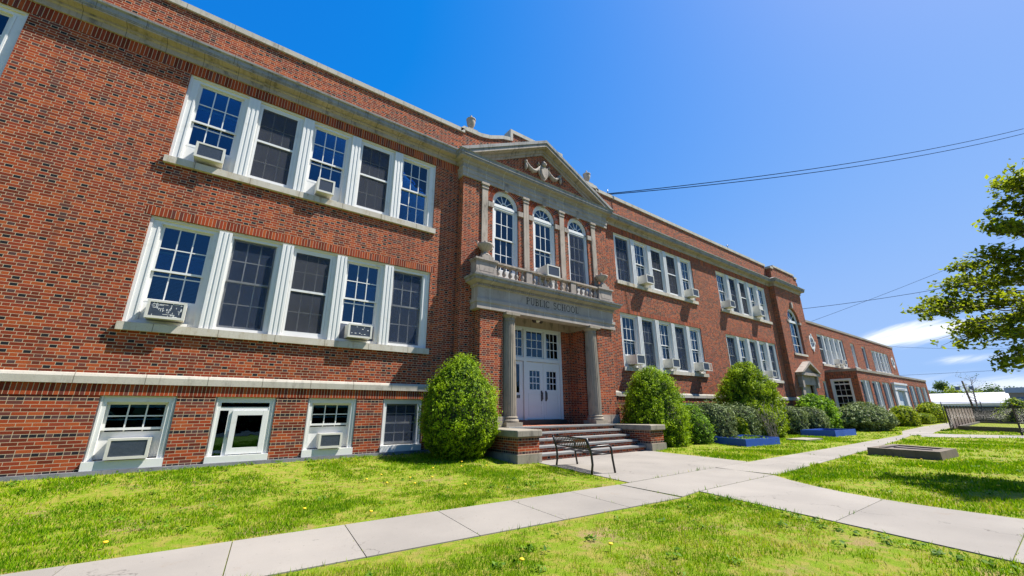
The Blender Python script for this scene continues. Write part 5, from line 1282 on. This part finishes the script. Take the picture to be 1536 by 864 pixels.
def bare_tree():
    t = thing('bare_tree', 'thin bare tree with sparse leaves beside the flood light pole', 'tree', (69.7, 6.9, GZ)); b = MB(); rg = random.Random(2); P = []
    b.tube([(69.7, 6.9, GZ), (69.7, 6.85, 1.5), (69.7, 6.75, 3.2), (69.7, 6.66, 4.7)], [.09, .07, .045, .012], 7)
    for k in range(20):
        z = rg.uniform(1.3, 4.2); d = Vector((rg.gauss(0, .6), rg.choice((-1, 1))*rg.uniform(.4, 1.5), rg.uniform(.3, 1.1))); e = limb(b, (69.7, 6.85-.05*z, z), Vector((69.7, 6.8, z))+d*(.55+.2*rg.random()), .022, .005, rg, 5)
        for q in range(3):
            s = e[rg.randint(2, 5)]; f = limb(b, s, s+Vector((rg.gauss(0, .3), rg.gauss(0, .3), rg.uniform(.1, .5))), .01, .004, rg, 3)
            for w_ in range(5): P.append(tuple(f[-1]+Vector((rg.gauss(0, .12), rg.gauss(0, .12), rg.gauss(0, .1)))))
    b.build('trunk', 'twig', t); P = np.array(P); leaf_object('crown', MT['fartree'], P, np.tile([0, 0, 1.], (len(P), 1)), .055, np.random.default_rng(1).random(len(P)), t, .6, .9, 3)
bare_tree()
# wood across the street, seen only in the window reflections
def reflect_wood():
    rs = np.random.default_rng(77); P = []
    for x in np.linspace(-26, 30, 12):
        c = np.array([x+rs.normal(0, 1), -21+rs.normal(0, 2), 4.5+rs.normal(0, 1)])
        for k in range(7): P.append(c+rs.normal(0, 1.5, 3)*np.array([1.2, 1, 1])+rs.normal(0, .9, (260, 3)))
    for x in np.linspace(-32, 45, 30): P.append(np.array([x, -14+rs.normal(0, .8), .9])+rs.normal(0, 1, (420, 3))*np.array([1.3, .8, .75]))
    P = np.concatenate(P); P = P[P[:, 2] > GZ+.1]; o = leaf_object('street_wood', MT['wood'], P, np.tile([0, 0, 1.], (len(P), 1)), .6, rs.random(len(P))*.7, None, .6, .9, 8)
    tag(o, 'mass of dark green trees across the street', 'wood', kind='stuff')
reflect_wood()

# ------------------------------------------------------------------ fence, garden, distance
def fence():
    t = thing('chain_link_fence', 'black chain link fence with brown slats round the garden plot by the path', 'fence', (42, 4, GZ)); H = 1.42
    a = Vector((38.8, 5.25)); e = Vector((60, 6.3)); rr = Vector((34.6, 2.15)); far = Vector((30.5, -1.2))
    n = 9; P = [a.lerp(e, (i/n)**1.25) for i in range(n+1)]
    for p in P+[rr, far]:
        b = MB(); b.lathe(p.x, p.y, [(.04, GZ-.02), (.04, GZ+H+.08), (.05, GZ+H+.09), (.01, GZ+H+.14)], 8); b.build('post', 'black', t)
    b = MB()
    for p, q in list(zip(P, P[1:]))+[(a, rr), (rr, far), (e, Vector((60, -6)))]: b.tube([(p.x, p.y, GZ+H), (q.x, q.y, GZ+H)], .024, 6)
    b.build('top_rail', 'black', t)
    b = MB()
    for i, (p, q) in enumerate(zip(P, P[1:])):
        if i == 0: z0 = .45
        else: z0 = .06
        b.quad((p.x, p.y, GZ+z0), (q.x, q.y, GZ+z0), (q.x, q.y, GZ+H-.03), (p.x, p.y, GZ+H-.03))
    b.build('slat_panel', 'slat', t)
    b = MB(); q = Vector((60, -6)); b.quad((e.x, e.y, GZ+.1), (q.x, q.y, GZ+.1), (q.x, q.y, GZ+H), (e.x, e.y, GZ+H))
    b.build('dark_mesh_panel', MT['mesh'], t)
    b = MB()
    for p, q in ((a, rr), (rr, far), (a, a+(e-a)*.05)):
        L_ = (q-p).length; k = int(L_/.11)
        for i in range(-12, k):
            for s_ in (1, -1):
                u0 = i*.11; zz = 1.36
                A = [u0, 0.04] if s_ > 0 else [u0+1.32, .04]; B = [u0+1.32, zz] if s_ > 0 else [u0, zz]
                f0, f1 = max(0, min(1, A[0]/L_)), max(0, min(1, B[0]/L_))
                if A[0] != B[0]:
                    def zat(u): return A[1]+(B[1]-A[1])*(u-A[0])/(B[0]-A[0])
                    ua, ub = max(0, min(A[0], B[0])), min(L_, max(A[0], B[0]))
                    if ub-ua < .02: continue
                    pa, pb = p+(q-p)*(ua/L_), p+(q-p)*(ub/L_); b.tube([(pa.x, pa.y, GZ+zat(ua)), (pb.x, pb.y, GZ+zat(ub))], .0028, 3)
    b.build('chain_link_mesh', 'black', t)
    # timber framed garden plot behind the fence
    g = thing('garden_bed', 'timber edged grass plot inside the chain link fence', 'garden bed', (44, 3.5, GZ)); Q = [Vector(p) for p in ((40.6, 5.1), (37.6, 1.2), (52, .6), (55, 5.6))]
    for i in range(4):
        p, q = Q[i], Q[(i+1) % 4]; d = (q-p).normalized(); nn = Vector((-d.y, d.x))*.07; b = MB(); b.prism_z([(v.x, v.y) for v in (p+nn, q+nn, q-nn, p-nn)], GZ-.02, GZ+.26-.003*i); b.build('timber_edge', MT['timber'], g)
    b = MB(); b.add([(p.x, p.y, GZ+.12) for p in Q], [(0, 1, 2, 3)]); b.build('bed_grass', 'lawn', g)
MT['mesh'] = screen_mat('green_windscreen', (.03, .045, .03), .8)
MT['timber'] = plain('weathered_timber', (.12, .10, .085), .9, 0, .3, 9)
fence()
def distance():
    t = thing('white_roofed_shed', 'long low shed with a bright white roof beyond the parking lot', 'building', (100, 11, GZ)); y0, y1 = 5.6, 19.0
    b = MB(); b.add([(98, y0, 1.95), (98, y1, 1.95), (106, y1, 3.72), (106, y0, 3.72), (114, y0, 1.95), (114, y1, 1.95)], [(0, 1, 2, 3), (3, 2, 5, 4), (0, 3, 4), (1, 5, 2)]); b.add([(97.9, y0, 1.95), (97.9, y1, 1.95), (97.9, y1, 1.85), (97.9, y0, 1.85)], [(0, 1, 2, 3)]); b.build('roof', 'whiteroof', t)
    b = MB(); b.box(98.2, 113.8, y0+.1, y1-.1, GZ, 1.55); b.build('wall', 'bluewall', t)
    b = MB(); b.box(98.1, 98.2, y0+.1, y1-.1, 1.55, 1.9); b.build('fascia', 'whiteroof', t)
    b = MB(); 
    for z in (2.3,): b.box(98.6, 98.7, y0, y1, z, z+.06)
    b.build('roof_seam', 'grille', t)
    t = thing('flat_roofed_building', 'grey flat roofed building with a blue grey roof at the right edge', 'building', (73, 0, GZ))
    b = MB(); b.box(70, 90, -14, 4.3, GZ, 2.75); b.build('wall', MT['tanwall'], t); b = MB(); b.box(69.8, 90, -14.2, 4.5, 2.75, 3.3); b.build('roof', MT['blueroof'], t)
    for y in (-.4, 1.2, 2.8):
        b = MB(); b.box(69.95, 70.02, y, y+1.0, 1.2, 2.3); b.build('window', 'bluewall', t)
    b = MB(); b.box(59.6, 61.2, .6, 2.65, GZ, 2.62); b.box(59.55, 61.25, .55, 2.7, 2.62, 2.7); tag(b.build('teal_container', 'teal'), 'teal painted steel container at the right edge', 'container')
    t = thing('flood_light_pole', 'wooden pole with two blue grey flood lights over the parking lot', 'light pole', (74.6, 7.6, GZ))
    b = MB(); b.tube([(74.6, 7.6, GZ), (74.6, 7.75, 2.2), (74.6, 7.9, 4.4)], [.11, .10, .085], 8); b.build('pole', 'bark', t)
    for y in (-.55, .60):
        b = MB(); b.box(74.35, 74.65, 7.86+y-.2, 7.86+y+.2, 3.35, 3.75); b.tube([(74.6, 7.86, 3.9), (74.6, 7.86+y, 3.6)], .025, 6); b.build('lamp_head', 'bluewall', t)
    t = thing('rail_fence', 'thin rail fence at the edge of the parking lot', 'fence', (52, 5, GZ))
    b = MB(); b.tube([(56, 14, 1.72), (56, -10, 1.72)], .02, 5); b.build('rail', 'black', t)
    for y in (7.75, 5.25, 2.6, 0): b = MB(); b.tube([(56, y, GZ), (56, y, 1.78)], .035, 6); b.build('post', 'black', t)
    shrub('lime_bush', 'lime green loose bush behind the fence at the right edge', 'bush', (55, 3.2), 1.1, 1.3, 2.05, dome, 2200, .075, 'hedge', 51, .3, 1.1, .5, .9, .6, .4)
    b = MB(); b.box(66.5, 66.7, 3.5, 11.5, GZ, .95); tag(b.build('low_wall', MT['redwood']), 'low reddish brown wall along the parking lot edge', 'wall')
    t = thing('pickup_cab', 'pale parked van seen over the fence in the lot', 'van', (80, 5.6, GZ))
    bpy.data.objects.remove(t)
MT['tanwall'] = plain('tan_render', (.30, .27, .22), .8)
MT['blueroof'] = plain('blue_grey_roof', (.36, .42, .50), .6)
MT['redwood'] = plain('red_brown_wall', (.12, .07, .055), .9)
distance()

# ------------------------------------------------------------------ overhead wires
def wires():
    def cable(a, e, sag, r, label):
        a, e = Vector(a), Vector(e); b = MB(); n = 24
        b.tube([tuple(a.lerp(e, i/n)-Vector((0, 0, sag*4*(i/n)*(1-i/n)))) for i in range(n+1)], r, 5); tag(b.build('overhead_cable', 'cable'), label, 'cable', 'overhead cables')
    t = thing('roof_mast', 'small black cable mast on the coping right of the pediment', 'mast', (15.2, 12.05, 11.97)); b = MB(); b.tube([(15.2, 12.05, 11.97), (15.2, 12.05, 12.3)], .02, 6); b.tube([(15.05, 12.05, 12.05), (15.35, 12.05, 12.05)], .015, 6); b.build('pole', 'black', t)
    b = MB(); x = 27.9; b.tube([(x, 12.1, 11.97), (x, 12.1, 12.35)], .015, 6); b.tube([(x-.2, 12.1, 12.2), (x+.2, 12.1, 12.32)], .02, 6); tag(b.build('roof_antenna', 'black'), 'tiny antenna on the coping between pediment and tower', 'antenna')
    cable((15.2, 12.05, 12.05), (52.4, -2.75, 24.0), .55, .022, 'upper of two overhead cables running from the roof mast to the right')
    cable((15.2, 12.05, 12.0), (52.4, -2.72, 23.55), .62, .022, 'lower of two overhead cables running from the roof mast to the right')
    cable((38.4, 11.7, 9.1), (52.5, -.0, 11.9), .25, .018, 'cable from the tower wall toward the tree')
    cable((40.8, 11.95, 8.4), (52.5, -.6, 14.8), .15, .012, 'thin cable rising steeply from the annex roof to the tree')
    cable((52, 11.9, 7.4), (75, -3, 7.6), .5, .012, 'thin level cable crossing before the cloud')
    cable((90, 30, 6.6), (90, -10, 6.6), .3, .02, 'distant cable over the white roofed shed')
wires()
